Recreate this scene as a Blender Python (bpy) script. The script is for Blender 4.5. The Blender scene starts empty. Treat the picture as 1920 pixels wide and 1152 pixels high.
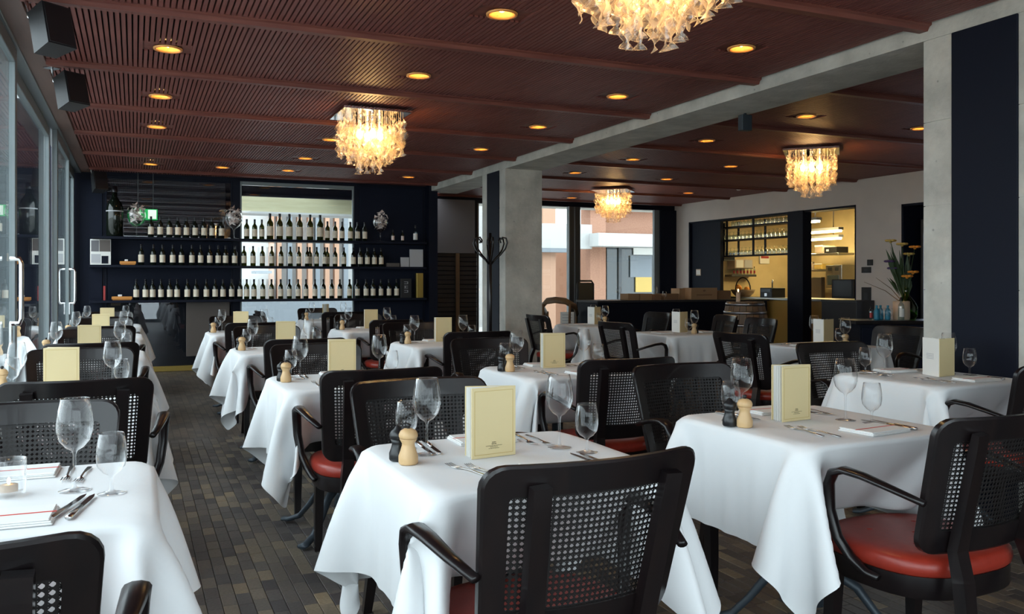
import bpy, math, random
import numpy as np
from mathutils import Vector, Matrix
R = math.radians
PI = math.pi
sc = bpy.context.scene
col = sc.collection
rnd = random.Random(7)

# ------------------------------------------------------------ camera
YAW = R(23.84)
CH = 1.25                      # eye height
F = 1600.0                     # focal length in pixels of the 1920 frame
V0 = 527.0                     # horizon row
cd = bpy.data.cameras.new('camera')
cd.sensor_width = 36.0; cd.lens = 36.0 * F / 1920.0
cd.shift_y = -(576.0 - V0) / 1920.0
cd.clip_start = 0.05; cd.clip_end = 300
cam = bpy.data.objects.new('camera', cd); col.objects.link(cam)
cam.location = (0, 0, CH); cam.rotation_euler = (PI / 2, 0, -YAW)
sc.camera = cam
CY, SY = math.cos(YAW), math.sin(YAW)

def ray(u):
    l = (u - 960.0) / F
    return l * CY + SY, CY - l * SY          # dX, dY per unit depth
def atz(u, v, z):
    d = (CH - z) * F / (v - V0); a, b = ray(u); return a * d, b * d
def onY(u, v, Y):
    a, b = ray(u); d = Y / b; return a * d, CH - (v - V0) / F * d
def onX(u, v, X):
    a, b = ray(u); d = X / a; return b * d, CH - (v - V0) / F * d

# ------------------------------------------------------------ world and daylight
w = bpy.data.worlds.new('overcast_sky'); sc.world = w; w.use_nodes = True
bg = w.node_tree.nodes['Background']
bg.inputs[0].default_value = (0.90, 0.955, 1.0, 1); bg.inputs[1].default_value = 1.0
sc.view_settings.view_transform = 'Standard'; sc.view_settings.look = 'None'
sc.view_settings.gamma = 1.0; sc.view_settings.use_curve_mapping = False
sc.view_settings.exposure = 2.42

def portal(name, loc, rot, sx, sy):
    l = bpy.data.lights.new(name, 'AREA'); l.shape = 'RECTANGLE'; l.size = sx; l.size_y = sy
    l.cycles.is_portal = True
    o = bpy.data.objects.new(name, l); col.objects.link(o); o.location = loc; o.rotation_euler = rot
WX = -0.69                    # left glass wall
ZC = 2.72                     # underside of the ceiling slats
YB = 12.7                     # bottle wall
BX0, BX1 = 4.17, 4.67         # concrete beam
KX = 9.6                      # kitchen wall
YW = 13.9                     # rear window wall
YF = -2.4                     # wall behind the camera
portal('daylight_portal_left', (WX - .08, (YF + YB) / 2, 1.32), (0, -PI / 2, 0), 2.6, YB - YF)
portal('daylight_portal_front', (2.0, YF - .06, 1.32), (PI / 2, 0, 0), 5.4, 2.6)
portal('daylight_portal_rear', (7.1, YW + .1, 1.4), (-PI / 2, 0, 0), 4.6, 2.4)

# ------------------------------------------------------------ materials
MATS = {}
def nt(name):
    m = bpy.data.materials.new(name); m.use_nodes = True; MATS[name] = m
    return m, m.node_tree.nodes, m.node_tree.links
def M(name, c, rough=.5, metal=0., noise=None, bump=None, spec=.5, coat=0., stretch=(1, 1, 1), c2=None, emit=None, es=0., sheen=0.):
    m, n, l = nt(name); p = n['Principled BSDF']
    p.inputs['Base Color'].default_value = (*c, 1); p.inputs['Roughness'].default_value = rough
    p.inputs['Metallic'].default_value = metal; p.inputs['Specular IOR Level'].default_value = spec
    p.inputs['Coat Weight'].default_value = coat; p.inputs['Sheen Weight'].default_value = sheen
    if emit: p.inputs['Emission Color'].default_value = (*emit, 1); p.inputs['Emission Strength'].default_value = es
    if noise or bump:
        tc = n.new('ShaderNodeTexCoord'); mp = n.new('ShaderNodeMapping'); mp.inputs['Scale'].default_value = stretch
        l.new(tc.outputs['Object'], mp.inputs['Vector'])
    if noise:
        t = n.new('ShaderNodeTexNoise'); t.inputs['Scale'].default_value = noise; t.inputs['Detail'].default_value = 5
        l.new(mp.outputs[0], t.inputs['Vector'])
        r = n.new('ShaderNodeValToRGB'); r.color_ramp.elements[0].position = .3; r.color_ramp.elements[1].position = .72
        r.color_ramp.elements[0].color = (*c, 1); r.color_ramp.elements[1].color = (*(c2 or c), 1)
        l.new(t.outputs['Fac'], r.inputs['Fac']); l.new(r.outputs[0], p.inputs['Base Color'])
    if bump:
        t2 = n.new('ShaderNodeTexNoise'); t2.inputs['Scale'].default_value = bump[0]; t2.inputs['Detail'].default_value = 4
        l.new(mp.outputs[0], t2.inputs['Vector'])
        b = n.new('ShaderNodeBump'); b.inputs['Strength'].default_value = bump[1]; b.inputs['Distance'].default_value = bump[2]
        l.new(t2.outputs['Fac'], b.inputs['Height']); l.new(b.outputs[0], p.inputs['Normal'])
    return m
def glassy(name, tint=(1, 1, 1), base=.04, power=5., gl=(1, 1, 1), rough=0.0):
    m, n, l = nt(name); n.remove(n['Principled BSDF']); out = n['Material Output']
    tr = n.new('ShaderNodeBsdfTransparent'); tr.inputs[0].default_value = (*tint, 1)
    g = n.new('ShaderNodeBsdfGlossy'); g.inputs['Color'].default_value = (*gl, 1); g.inputs['Roughness'].default_value = rough
    lw = n.new('ShaderNodeLayerWeight'); lw.inputs['Blend'].default_value = .5
    pw = n.new('ShaderNodeMath'); pw.operation = 'POWER'; pw.inputs[1].default_value = power
    ma = n.new('ShaderNodeMath'); ma.operation = 'MULTIPLY_ADD'; ma.inputs[1].default_value = 1 - base; ma.inputs[2].default_value = base
    mx = n.new('ShaderNodeMixShader')
    l.new(lw.outputs['Facing'], pw.inputs[0]); l.new(pw.outputs[0], ma.inputs[0]); l.new(ma.outputs[0], mx.inputs[0])
    l.new(tr.outputs[0], mx.inputs[1]); l.new(g.outputs[0], mx.inputs[2]); l.new(mx.outputs[0], out.inputs[0])
    return m
def emis(name, c, s):
    m, n, l = nt(name); n.remove(n['Principled BSDF'])
    e = n.new('ShaderNodeEmission'); e.inputs[0].default_value = (*c, 1); e.inputs[1].default_value = s
    l.new(e.outputs[0], n['Material Output'].inputs[0]); return m

M('slat_wood', (.165, .053, .045), .5, spec=.25, noise=6, c2=(.23, .078, .064), stretch=(8, .6, 8))
M('rib_wood', (.135, .038, .030), .45, spec=.35, noise=5, c2=(.21, .07, .05), stretch=(.6, 8, 8))
M('soffit_wood', (.13, .075, .06), .5, noise=4, c2=(.17, .10, .08), stretch=(6, .5, 6))
M('blind_grey', (.05, .05, .055), .6)
M('black_void', (.008, .007, .007), .9)
M('navy', (.006, .008, .017), .55, spec=.15)
M('navy_matt', (.008, .011, .023), .65, spec=.15)
M('charcoal_panel', (.022, .023, .028), .5)
M('wood_dark', (.0055, .004, .0048), .3, spec=.4, coat=.1, noise=9, c2=(.010, .006, .006), stretch=(3, 3, .6))
M('cane', (.010, .008, .008), .5)
M('leather', (.25, .022, .012), .36, noise=40, c2=(.30, .028, .015), bump=(180, .12, .002))
M('cloth', (.78, .79, .80), .9, bump=(9, .35, .006))
M('napkin', (.80, .80, .79), .85, bump=(300, .15, .001))
M('red_trim', (.62, .05, .03), .7)
M('aluminium', (.20, .23, .24), .42, metal=.3)
M('alu_dark', (.06, .065, .07), .4, metal=.4)
M('chrome', (.82, .82, .84), .07, metal=1.)
M('steel', (.62, .62, .63), .2, metal=1.)
M('cutlery', (.66, .66, .66), .16, metal=1.)
M('cast_iron', (.045, .058, .072), .45, metal=.3)
M('mill_wood', (.56, .36, .17), .45, noise=8, c2=(.66, .44, .23), stretch=(4, 4, .7))
M('mill_black', (.012, .012, .013), .35)
M('menu_cover', (.70, .57, .31), .62, noise=3, c2=(.73, .60, .34))
M('menu_line', (.50, .34, .09), .6)
M('menu_print', (.07, .05, .02), .7)
M('paper', (.80, .79, .75), .8)
M('paper_grey', (.48, .48, .50), .8)
M('copper', (.85, .38, .11), .4, metal=.25)
M('brass', (.50, .36, .10), .35, metal=.9)
M('speaker_black', (.012, .012, .014), .5)
M('bottle_glass', (.006, .009, .006), .08, spec=.6)
M('label_cream', (.80, .72, .58), .7, noise=20, c2=(.66, .55, .42))
M('capsule', (.010, .009, .012), .3)
M('white_plastic', (.78, .78, .77), .5)
M('plaster', (.54, .485, .45), .85, noise=3, c2=(.58, .525, .485))
M('cardboard', (.36, .22, .12), .8)
M('cardboard_dark', (.23, .13, .07), .8)
M('oak', (.20, .12, .06), .5, noise=7, c2=(.10, .06, .035), stretch=(1, 1, .3))
M('hoop', (.35, .36, .38), .3, metal=1.)
M('ochre', (.42, .25, .06), .6)
M('kitchen_tile', (.66, .53, .30), .5, noise=2, c2=(.5, .38, .2))
M('kitchen_metal', (.5, .49, .46), .3, metal=1.)
M('orange_wood', (.62, .25, .05), .5)
M('red_paint', (.35, .03, .03), .5)
M('wax', (.60, .46, .32), .6, noise=10, c2=(.55, .42, .33))
M('leaf', (.03, .06, .02), .55)
M('petal_orange', (.75, .28, .03), .6)
M('petal_yellow', (.55, .38, .10), .6)
M('petal_purple', (.06, .03, .12), .6)
M('blue_tin', (.02, .20, .32), .4)
M('pink_paper', (.72, .56, .50), .8, noise=16, c2=(.85, .80, .77))
M('exit_green', (.02, .45, .12), .5, emit=(.02, .5, .12), es=.12)
M('exit_white', (.85, .9, .85), .5, emit=(.8, 1, .85), es=.14)
M('brick_a', (.34, .17, .11), .85, noise=30, c2=(.44, .24, .16))
M('facade_white', (.46, .46, .45), .8)
M('facade_pink', (.46, .27, .18), .85)
M('facade_grey', (.20, .225, .25), .7)
M('lintel_wood', (.42, .40, .26), .8, noise=5, c2=(.36, .33, .2), stretch=(.5, 2, 4))
M('window_dark', (.03, .04, .045), .1, spec=.7)
M('paving', (.42, .41, .39), .85, noise=4, c2=(.48, .47, .45))
M('louver', (.022, .018, .018), .5)
M('grey_blind', (.16, .155, .165), .8)
M('brown_door', (.105, .085, .075), .55)
glassy('pane', tint=(.86, .91, .92), base=.045)
glassy('pane_dark', tint=(.72, .74, .78), base=.05)
glassy('wine_glass', tint=(.975, .98, .985), base=.03, power=2.3)
glassy('green_glass', tint=(.25, .55, .12), base=.06, power=3.)
glassy('clear_bottle', tint=(.75, .85, .88), base=.08, power=3.)
emis('downlight_bulb', (1.0, .62, .24), 16.)
emis('kitchen_tube', (1.0, .78, .36), 9.)
emis('flame', (1.0, .62, .2), 4.)
emis('cooler_light', (.7, .8, 1.0), 1.2)

def concrete():
    m, n, l = nt('concrete'); p = n['Principled BSDF']; p.inputs['Roughness'].default_value = .8
    tc = n.new('ShaderNodeTexCoord')
    t = n.new('ShaderNodeTexNoise'); t.inputs['Scale'].default_value = 3.2; t.inputs['Detail'].default_value = 8; t.inputs['Roughness'].default_value = .62
    l.new(tc.outputs['Object'], t.inputs['Vector'])
    r = n.new('ShaderNodeValToRGB'); e = r.color_ramp.elements
    e[0].position = .30; e[0].color = (.36, .35, .315, 1); e[1].position = .70; e[1].color = (.62, .60, .54, 1)
    l.new(t.outputs['Fac'], r.inputs[0])
    v = n.new('ShaderNodeTexVoronoi'); v.inputs['Scale'].default_value = 9.; l.new(tc.outputs['Object'], v.inputs['Vector'])
    r2 = n.new('ShaderNodeValToRGB'); e2 = r2.color_ramp.elements
    e2[0].position = .035; e2[0].color = (.25, .25, .25, 1); e2[1].position = .085; e2[1].color = (1, 1, 1, 1)
    l.new(v.outputs['Distance'], r2.inputs[0])
    mx = n.new('ShaderNodeMix'); mx.data_type = 'RGBA'; mx.blend_type = 'MULTIPLY'; mx.inputs[0].default_value = .55
    l.new(r.outputs[0], mx.inputs[6]); l.new(r2.outputs[0], mx.inputs[7]); l.new(mx.outputs[2], p.inputs['Base Color'])
    b = n.new('ShaderNodeBump'); b.inputs['Strength'].default_value = .35; b.inputs['Distance'].default_value = .01
    t2 = n.new('ShaderNodeTexNoise'); t2.inputs['Scale'].default_value = 30; t2.inputs['Detail'].default_value = 6; l.new(tc.outputs['Object'], t2.inputs['Vector'])
    l.new(t2.outputs['Fac'], b.inputs['Height']); l.new(b.outputs[0], p.inputs['Normal'])
concrete()

BLK_X, BLK_Y = .057, .125     # end-grain floor blocks
def floor_mats():
    m, n, l = nt('floor_block'); p = n['Principled BSDF']
    oi = n.new('ShaderNodeObjectInfo'); ge = n.new('ShaderNodeNewGeometry')
    ad = n.new('ShaderNodeMath'); ad.operation = 'ADD'; fr = n.new('ShaderNodeMath'); fr.operation = 'FRACT'
    l.new(oi.outputs['Random'], ad.inputs[0]); l.new(ge.outputs['Random Per Island'], ad.inputs[1]); l.new(ad.outputs[0], fr.inputs[0])
    r = n.new('ShaderNodeValToRGB'); e = r.color_ramp.elements
    e[0].position = 0; e[0].color = (.066, .058, .058, 1); e[1].position = 1; e[1].color = (.26, .20, .13, 1)
    k = e.new(.55); k.color = (.115, .100, .090, 1); k = e.new(.85); k.color = (.17, .14, .108, 1)
    l.new(fr.outputs[0], r.inputs[0])
    tc = n.new('ShaderNodeTexCoord'); t = n.new('ShaderNodeTexNoise'); t.inputs['Scale'].default_value = 1.3; t.inputs['Detail'].default_value = 3
    l.new(ge.outputs['Position'], t.inputs['Vector'])
    t2 = n.new('ShaderNodeTexNoise'); t2.inputs['Scale'].default_value = 90; t2.inputs['Detail'].default_value = 3; l.new(ge.outputs['Position'], t2.inputs['Vector'])
    mx = n.new('ShaderNodeMix'); mx.data_type = 'RGBA'; mx.blend_type = 'OVERLAY'; mx.inputs[0].default_value = .75
    l.new(r.outputs[0], mx.inputs[6]); l.new(t.outputs['Fac'], mx.inputs[7])
    m2 = n.new('ShaderNodeMix'); m2.data_type = 'RGBA'; m2.blend_type = 'OVERLAY'; m2.inputs[0].default_value = .5
    l.new(mx.outputs[2], m2.inputs[6]); l.new(t2.outputs['Fac'], m2.inputs[7]); l.new(m2.outputs[2], p.inputs['Base Color'])
    p.inputs['Roughness'].default_value = .42
    b = n.new('ShaderNodeBump'); b.inputs['Strength'].default_value = .15; b.inputs['Distance'].default_value = .002
    l.new(t2.outputs['Fac'], b.inputs['Height']); l.new(b.outputs[0], p.inputs['Normal'])
    m, n, l = nt('floor_base'); p = n['Principled BSDF']; p.inputs['Roughness'].default_value = .45
    ge = n.new('ShaderNodeNewGeometry'); mp = n.new('ShaderNodeMapping'); mp.inputs['Rotation'].default_value = (0, 0, PI / 2)
    l.new(ge.outputs['Position'], mp.inputs[0])
    br = n.new('ShaderNodeTexBrick'); br.inputs['Scale'].default_value = 1.; br.inputs['Brick Width'].default_value = BLK_Y; br.inputs['Row Height'].default_value = BLK_X
    br.inputs['Mortar Size'].default_value = .002; br.inputs['Color1'].default_value = (.07, .06, .057, 1); br.inputs['Color2'].default_value = (.15, .12, .094, 1)
    br.inputs['Mortar'].default_value = (.02, .018, .017, 1); l.new(mp.outputs[0], br.inputs['Vector']); l.new(br.outputs['Color'], p.inputs['Base Color'])
floor_mats()

def petal_mat():
    m, n, l = nt('petal_glass'); n.remove(n['Principled BSDF']); out = n['Material Output']
    tr = n.new('ShaderNodeBsdfTransparent'); tr.inputs[0].default_value = (1, .93, .82, 1)
    tl = n.new('ShaderNodeBsdfTranslucent'); tl.inputs[0].default_value = (1, .86, .68, 1)
    df = n.new('ShaderNodeBsdfDiffuse'); df.inputs[0].default_value = (.95, .84, .72, 1)
    g = n.new('ShaderNodeBsdfGlossy'); g.inputs['Roughness'].default_value = .08
    a = n.new('ShaderNodeMixShader'); a.inputs[0].default_value = .45; l.new(tl.outputs[0], a.inputs[1]); l.new(df.outputs[0], a.inputs[2])
    lw = n.new('ShaderNodeLayerWeight'); lw.inputs['Blend'].default_value = .5
    ma = n.new('ShaderNodeMath'); ma.operation = 'MULTIPLY_ADD'; ma.inputs[1].default_value = .55; ma.inputs[2].default_value = .10; l.new(lw.outputs['Facing'], ma.inputs[0])
    b = n.new('ShaderNodeMixShader'); l.new(ma.outputs[0], b.inputs[0]); l.new(tr.outputs[0], b.inputs[1]); l.new(a.outputs[0], b.inputs[2])
    c = n.new('ShaderNodeMixShader'); c.inputs[0].default_value = .10; l.new(b.outputs[0], c.inputs[1]); l.new(g.outputs[0], c.inputs[2])
    l.new(c.outputs[0], out.inputs[0])
petal_mat()

# ------------------------------------------------------------ mesh helpers
class MB:
    def __init__(s): s.v = []; s.f = []; s.sm = []
    def add(s, vs, fs, smooth=False):
        o = len(s.v); s.v += [tuple(x) for x in vs]
        for f in fs: s.f.append(tuple(i + o for i in f)); s.sm.append(smooth)
        return s
    def box(s, x0, x1, y0, y1, z0, z1):
        return s.add([(x0, y0, z0), (x1, y0, z0), (x1, y1, z0), (x0, y1, z0), (x0, y0, z1), (x1, y0, z1), (x1, y1, z1), (x0, y1, z1)],
              [(0, 3, 2, 1), (4, 5, 6, 7), (0, 1, 5, 4), (1, 2, 6, 5), (2, 3, 7, 6), (3, 0, 4, 7)])
    def cbox(s, c, d): return s.box(c[0] - d[0] / 2, c[0] + d[0] / 2, c[1] - d[1] / 2, c[1] + d[1] / 2, c[2] - d[2] / 2, c[2] + d[2] / 2)
    def bbox(s, x0, x1, y0, y1, z0, z1, b=.004):       # box with chamfered edges
        X, Y, Z = (x0, x1), (y0, y1), (z0, z1); vs = []; idx = {}
        for i in (0, 1):
            for j in (0, 1):
                for k in (0, 1):
                    sx, sy, sz = (1, -1)[i], (1, -1)[j], (1, -1)[k]
                    for a in range(3):
                        d = [sx * b, sy * b, sz * b]; d[a] = 0
                        idx[i, j, k, a] = len(vs); vs.append((X[i] + d[0], Y[j] + d[1], Z[k] + d[2]))
        fs = []
        for i in (0, 1):
            q = [idx[i, j, k, 0] for j, k in ((0, 0), (1, 0), (1, 1), (0, 1))]; fs.append(q if i else q[::-1])
            q = [idx[j, i, k, 1] for j, k in ((0, 0), (1, 0), (1, 1), (0, 1))]; fs.append(q[::-1] if i else q)
            q = [idx[j, k, i, 2] for j, k in ((0, 0), (1, 0), (1, 1), (0, 1))]; fs.append(q if i else q[::-1])
            for j in (0, 1):
                fs.append([idx[0, i, j, 1], idx[1, i, j, 1], idx[1, i, j, 2], idx[0, i, j, 2]])
                fs.append([idx[i, 0, j, 0], idx[i, 1, j, 0], idx[i, 1, j, 2], idx[i, 0, j, 2]])
                fs.append([idx[i, j, 0, 0], idx[i, j, 1, 0], idx[i, j, 1, 1], idx[i, j, 0, 1]])
                for k in (0, 1): fs.append([idx[i, j, k, 0], idx[i, j, k, 1], idx[i, j, k, 2]])
        return s.add(vs, fs)
    def lathe(s, prof, n=20, c=(0, 0, 0), smooth=True, cap=True):
        vs = []; fs = []; m = len(prof)
        for i in range(n):
            a = 2 * PI * i / n
            for r, z in prof: vs.append((c[0] + r * math.cos(a), c[1] + r * math.sin(a), c[2] + z))
        for i in range(n):
            j = (i + 1) % n
            for k in range(m - 1): fs.append((i * m + k, j * m + k, j * m + k + 1, i * m + k + 1))
        if cap:
            if prof[0][0] > 1e-4: fs.append(tuple(i * m for i in range(n))[::-1])
            if prof[-1][0] > 1e-4: fs.append(tuple(i * m + m - 1 for i in range(n)))
        return s.add(vs, fs, smooth)
    def tube(s, path, ra, rb=None, n=8, up=(0, 0, 1), smooth=True, square=False):
        """sweep an oval (half axes ra sideways, rb along the path normal) along path; ra, rb may be lists"""
        P = [Vector(p) for p in path]; k = len(P); vs = []; fs = []
        A = ra if isinstance(ra, (list, tuple)) else [ra] * k
        B = rb if isinstance(rb, (list, tuple)) else ([rb] * k if rb else A)
        prev = None
        for i in range(k):
            t = (P[min(i + 1, k - 1)] - P[max(i - 1, 0)]).normalized()
            sd = t.cross(Vector(up)) if prev is None else prev - t * prev.dot(t)
            if sd.length < 1e-5: sd = t.cross(Vector((0, 1, 0)))
            sd.normalize(); prev = sd; nr = sd.cross(t)
            for q in range(n):
                a = 2 * PI * (q + (.5 if square else 0)) / n; cx, sx = math.cos(a), math.sin(a)
                if square: cx, sx = math.copysign(1, cx), math.copysign(1, sx)
                vs.append(P[i] + sd * (A[i] * cx) + nr * (B[i] * sx))
        for i in range(k - 1):
            for q in range(n):
                r = (q + 1) % n; fs.append((i * n + q, i * n + r, (i + 1) * n + r, (i + 1) * n + q))
        fs.append(tuple(range(n))[::-1]); fs.append(tuple((k - 1) * n + q for q in range(n)))
        return s.add(vs, fs, smooth and not square)
    def prism(s, pts, y0, y1, ax='y'):
        """extrude a 2D outline (a,b) along an axis"""
        n = len(pts)
        def v(a, b, t): return {'y': (a, t, b), 'x': (t, a, b), 'z': (a, b, t)}[ax]
        return s.add([v(a, b, y0) for a, b in pts] + [v(a, b, y1) for a, b in pts],
              [tuple(range(n)), tuple(range(n, 2 * n))[::-1]] + [(i, i + n, (i + 1) % n + n, (i + 1) % n) for i in range(n)])
    def ball(s, c, r, n=8, m=6, sq=(1, 1, 1)):
        prof = [(max(r * math.sin(PI * i / m), 0), -r * math.cos(PI * i / m)) for i in range(m + 1)]
        b = MB().lathe(prof, n, cap=False)
        return s.add([(c[0] + x * sq[0], c[1] + y * sq[1], c[2] + z * sq[2]) for x, y, z in b.v], b.f, True)
    def tf(s, mat): s.v = [tuple(mat @ Vector(p)) for p in s.v]; return s
    def mesh(s, name, mat=None):
        me = bpy.data.meshes.new(name); me.from_pydata(s.v, [], s.f)
        me.polygons.foreach_set('use_smooth', s.sm)
        if mat: me.materials.append(MATS[mat])
        me.update(); return me
def recalc(me):
    import bmesh
    b = bmesh.new(); b.from_mesh(me); bmesh.ops.recalc_face_normals(b, faces=b.faces); b.to_mesh(me); b.free()
def obj(name, mb, mat, parent=None, loc=None, rz=None, **props):
    me = mb if isinstance(mb, bpy.types.Mesh) else mb.mesh(name, mat)
    if not isinstance(mb, bpy.types.Mesh): recalc(me)
    o = bpy.data.objects.new(name, me); col.objects.link(o)
    if parent: o.parent = parent
    if loc: o.location = loc
    if rz is not None: o.rotation_euler = (0, 0, rz)
    for k, v in props.items(): o[k] = v
    return o
def tag(o, label, cat, group=None):
    o['label'] = label; o['category'] = cat
    if group: o['group'] = group
    return o
def thing(name, label, cat, loc=(0, 0, 0), rz=0., group=None):
    o = bpy.data.objects.new(name, None); col.objects.link(o); o.empty_display_size = .1
    o.location = loc; o.rotation_euler = (0, 0, rz)
    return tag(o, label, cat, group)
def struct(name, mb, mat, parent=None):
    o = obj(name, mb, mat, parent)
    if not parent: o['kind'] = 'structure'
    return o
def dup(root, loc, rz=0., label=None, group=None):
    def cp(o, par):
        c = o.copy(); col.objects.link(c); c.parent = par
        for ch in o.children: cp(ch, c)
        return c
    r = cp(root, None); r.location = loc; r.rotation_euler = (0, 0, rz)
    if label: r['label'] = label
    if group: r['group'] = group
    return r
class Kind:
    """first call places the prototype, later calls copy it"""
    def __init__(s, make): s.make = make; s.proto = None
    def put(s, loc, rz=0., label='', group=None):
        if s.proto is None:
            s.proto = s.make(); r = s.proto; r.location = loc; r.rotation_euler = (0, 0, rz); r['label'] = label
            if group: r['group'] = group
            return r
        return dup(s.proto, loc, rz, label, group)
ORD = ['zeroth', 'first', 'second', 'third', 'fourth', 'fifth', 'sixth', 'seventh', 'eighth', 'ninth', 'tenth', 'eleventh', 'twelfth', 'thirteenth', 'fourteenth', 'fifteenth', 'sixteenth', 'seventeenth', 'eighteenth', 'nineteenth', 'twentieth',
       'twenty-first', 'twenty-second', 'twenty-third', 'twenty-fourth', 'twenty-fifth', 'twenty-sixth', 'twenty-seventh', 'twenty-eighth', 'twenty-ninth', 'thirtieth', 'thirty-first', 'thirty-second', 'thirty-third', 'thirty-fourth', 'thirty-fifth']

# ============================================================ SETTING
# ---- floor
fl = struct('floor', MB().box(WX - .1, 12.7, YF - .1, YW, -.12, -.006), 'floor_base')
blk = MB().bbox(-BLK_X / 2 + .0012, BLK_X / 2 - .0012, -BLK_Y / 2 + .0005, BLK_Y / 2 - .0005, -.02, 0, .0018).mesh('floor_block', 'floor_block'); recalc(blk)
blk_v = [v.co.copy() for v in blk.vertices]; blk_f = [tuple(p.vertices) for p in blk.polygons]
cells = []
r2 = random.Random(3)
for i in range(int((4.15 - WX) / BLK_X)):
    x = WX + .03 + (i + .5) * BLK_X; off = r2.random() * BLK_Y
    for j in range(int((7.2 - 1.2) / BLK_Y)):
        y = 1.2 + off + j * BLK_Y
        cells.append((x, y, r2.uniform(-.0012, .0005)))
def vis_area(c):
    x, y, _ = c; d = x * SY + y * CY
    if d < .5: return 0
    l = x * CY - y * SY; u = 960 + F * l / d; v = V0 + F * CH / d
    if not (345 < u < 640 and 850 < v < 1150): return 0
    return 1 / d ** 3
cells.sort(key=vis_area, reverse=True)
for x, y, z in cells[:300]:
    o = obj('floor_block', blk, None, fl, (x, y, z))
rest = MB()
for x, y, z in cells[300:]:
    rest.add([(p.x + x, p.y + y, p.z + z) for p in blk_v], blk_f)
obj('floor_blocks', rest, 'floor_block', fl, kind='stuff')

# ---- ceiling
ce = struct('ceiling', MB().box(WX - .12, BX0 + .02, YF - .1, YB + .1, ZC + .05, ZC + .25).box(BX1 - .02, 12.7, YF - .1, YW + .1, ZC + .05, ZC + .25), 'black_void')
RIBS = [-2.25 + 1.45 * k for k in range(0, 12)]
pitch, sw = .031, .0215
def slat_mesh(L): 
    me = MB().box(-sw / 2, sw / 2, -L / 2, L / 2, 0, .024).mesh('slat', 'slat_wood'); recalc(me); return me
sl_me = slat_mesh(1.45 - .11)
field = MB(); cand = []
DL = [(941, 27), (785, 142), (315, 92), (301, 181), (294, 238), (283, 308), (417, 314), (541, 320), (573, 297), (620, 262), (1390, 91), (1158, 181), (1009, 238), (902, 280), (766, 332),
      (1512, 218), (1325, 264), (1187, 299), (1078, 324), (1725, 241), (1370, 312), (1250, 336), (1291, 362), (1072, 371)]
DLP = [atz(u, v, ZC) for u, v in DL]
cut = set()
def slats(x0, x1, ylim):
    n = int((x1 - x0) / pitch); out = []
    for k in range(len(RIBS)):
        y0, y1 = RIBS[k] + .055, RIBS[k] + 1.45 - .055
        if y0 > ylim: break
        y1 = min(y1, ylim)
        for i in range(n):
            x = x0 + (i + .5) * pitch; a = y0
            for lx, ly in sorted(DLP, key=lambda q: q[1]):
                if abs(x - lx) < .15 and y0 < ly < y1: out.append((x, a, ly - .10, -1)); a = ly + .10
            out.append((x, a, y1, k if a == y0 else -1))
    return out
S1 = slats(-.54, BX0, YB); S2 = slats(BX1, KX, YW)
single = [s for s in S1 if s[3] == 5] + [s for s in S1 if s[3] == 6]
single = single[:300]; ss = set(single)
for x, y0, y1, k in single: obj('slat', sl_me, None, ce, (x, (y0 + y1) / 2, ZC))
for x, y0, y1, k in S1 + S2:
    if (x, y0, y1, k) not in ss and y1 > y0: field.box(x - sw / 2, x + sw / 2, y0, y1, ZC, ZC + .024)
obj('slat_field', field, 'slat_wood', ce, kind='stuff')
def rib_profile(y, x0, x1):
    pts = [(y - .056, ZC + .05), (y - .056, ZC - .004), (y - .040, ZC - .012), (y - .028, ZC - .034), (y + .028, ZC - .034), (y + .040, ZC - .012), (y + .056, ZC - .004), (y + .056, ZC + .05)]
    return MB().prism(pts, x0, x1, 'x')
for y in RIBS:
    if y < YB - .1: obj('rib', rib_profile(y, -.54, BX0 + .01), 'rib_wood', ce)
    obj('rib', rib_profile(y, BX1 - .01, KX), 'rib_wood', ce)
struct('trim_1', MB().box(WX - .05, -.54, YF, YB, ZC - .02, ZC + .06), 'soffit_wood')
# ---- concrete beam and pillars
struct('beam', MB().box(BX0, BX1, YF, YB + .05, ZC - .085, ZC + .3), 'concrete')
def pillar(y0, y1):
    p = struct('pillar', MB().box(BX0 + .006, BX1 - .006, y0 + .006, y1 - .006, -.05, ZC - .085), 'concrete')
    zs = [-.02, .24, .72, 1.20, 1.68, 2.16, ZC - .087]
    for a, b in zip(zs[:-1], zs[1:]):
        obj('concrete_lift', MB().box(BX0, BX1, y0, y1, a + .002, b - .002), 'concrete', p)
    ym = (y0 + y1) / 2
    obj('navy_panel', MB().bbox(BX0 - .012, BX0 + .01, ym - .195, ym + .195, .0, ZC - .088, .004), 'navy', p)
    return p
pillar(2.78, 3.55); pillar(9.64, 10.40)
# ---- left glass wall: sliding leaves
def leaf(n, y0, y1, dx=0., handle=None):
    z0, z1 = .04, ZC - .035; t = .075; x0, x1 = WX - .03 + dx, WX + .02 + dx
    fr = MB().bbox(x0, x1, y0, y0 + t, z0, z1).bbox(x0, x1, y1 - t, y1, z0, z1).bbox(x0, x1, y0 + t, y1 - t, z1 - .09, z1).bbox(x0, x1, y0 + t, y1 - t, z0, z0 + .1)
    o = struct('window_%d' % n, fr, 'aluminium')
    obj('pane', MB().box(WX - .009 + dx, WX + .001 + dx, y0 + t, y1 - t, z0 + .1, z1 - .09), 'pane', o)
    obj('gasket', MB().box(x0 + .006, x1 - .01, y1, y1 + .02, z0, z1), 'alu_dark', o)
    if handle:
        hy = handle
        obj('door_handle', MB().tube([(x1, hy, 1.0), (x1 + .05, hy, 1.0), (x1 + .06, hy, 1.03), (x1 + .06, hy, 1.35), (x1 + .05, hy, 1.38), (x1, hy, 1.38)], .014, n=8).box(x1, x1 + .012, hy - .03, hy + .03, .88, 1.0), 'steel', o)
ys = [-2.36, .1, 3.1, 6.12, 9.12, 10.78, 12.62]
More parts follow.
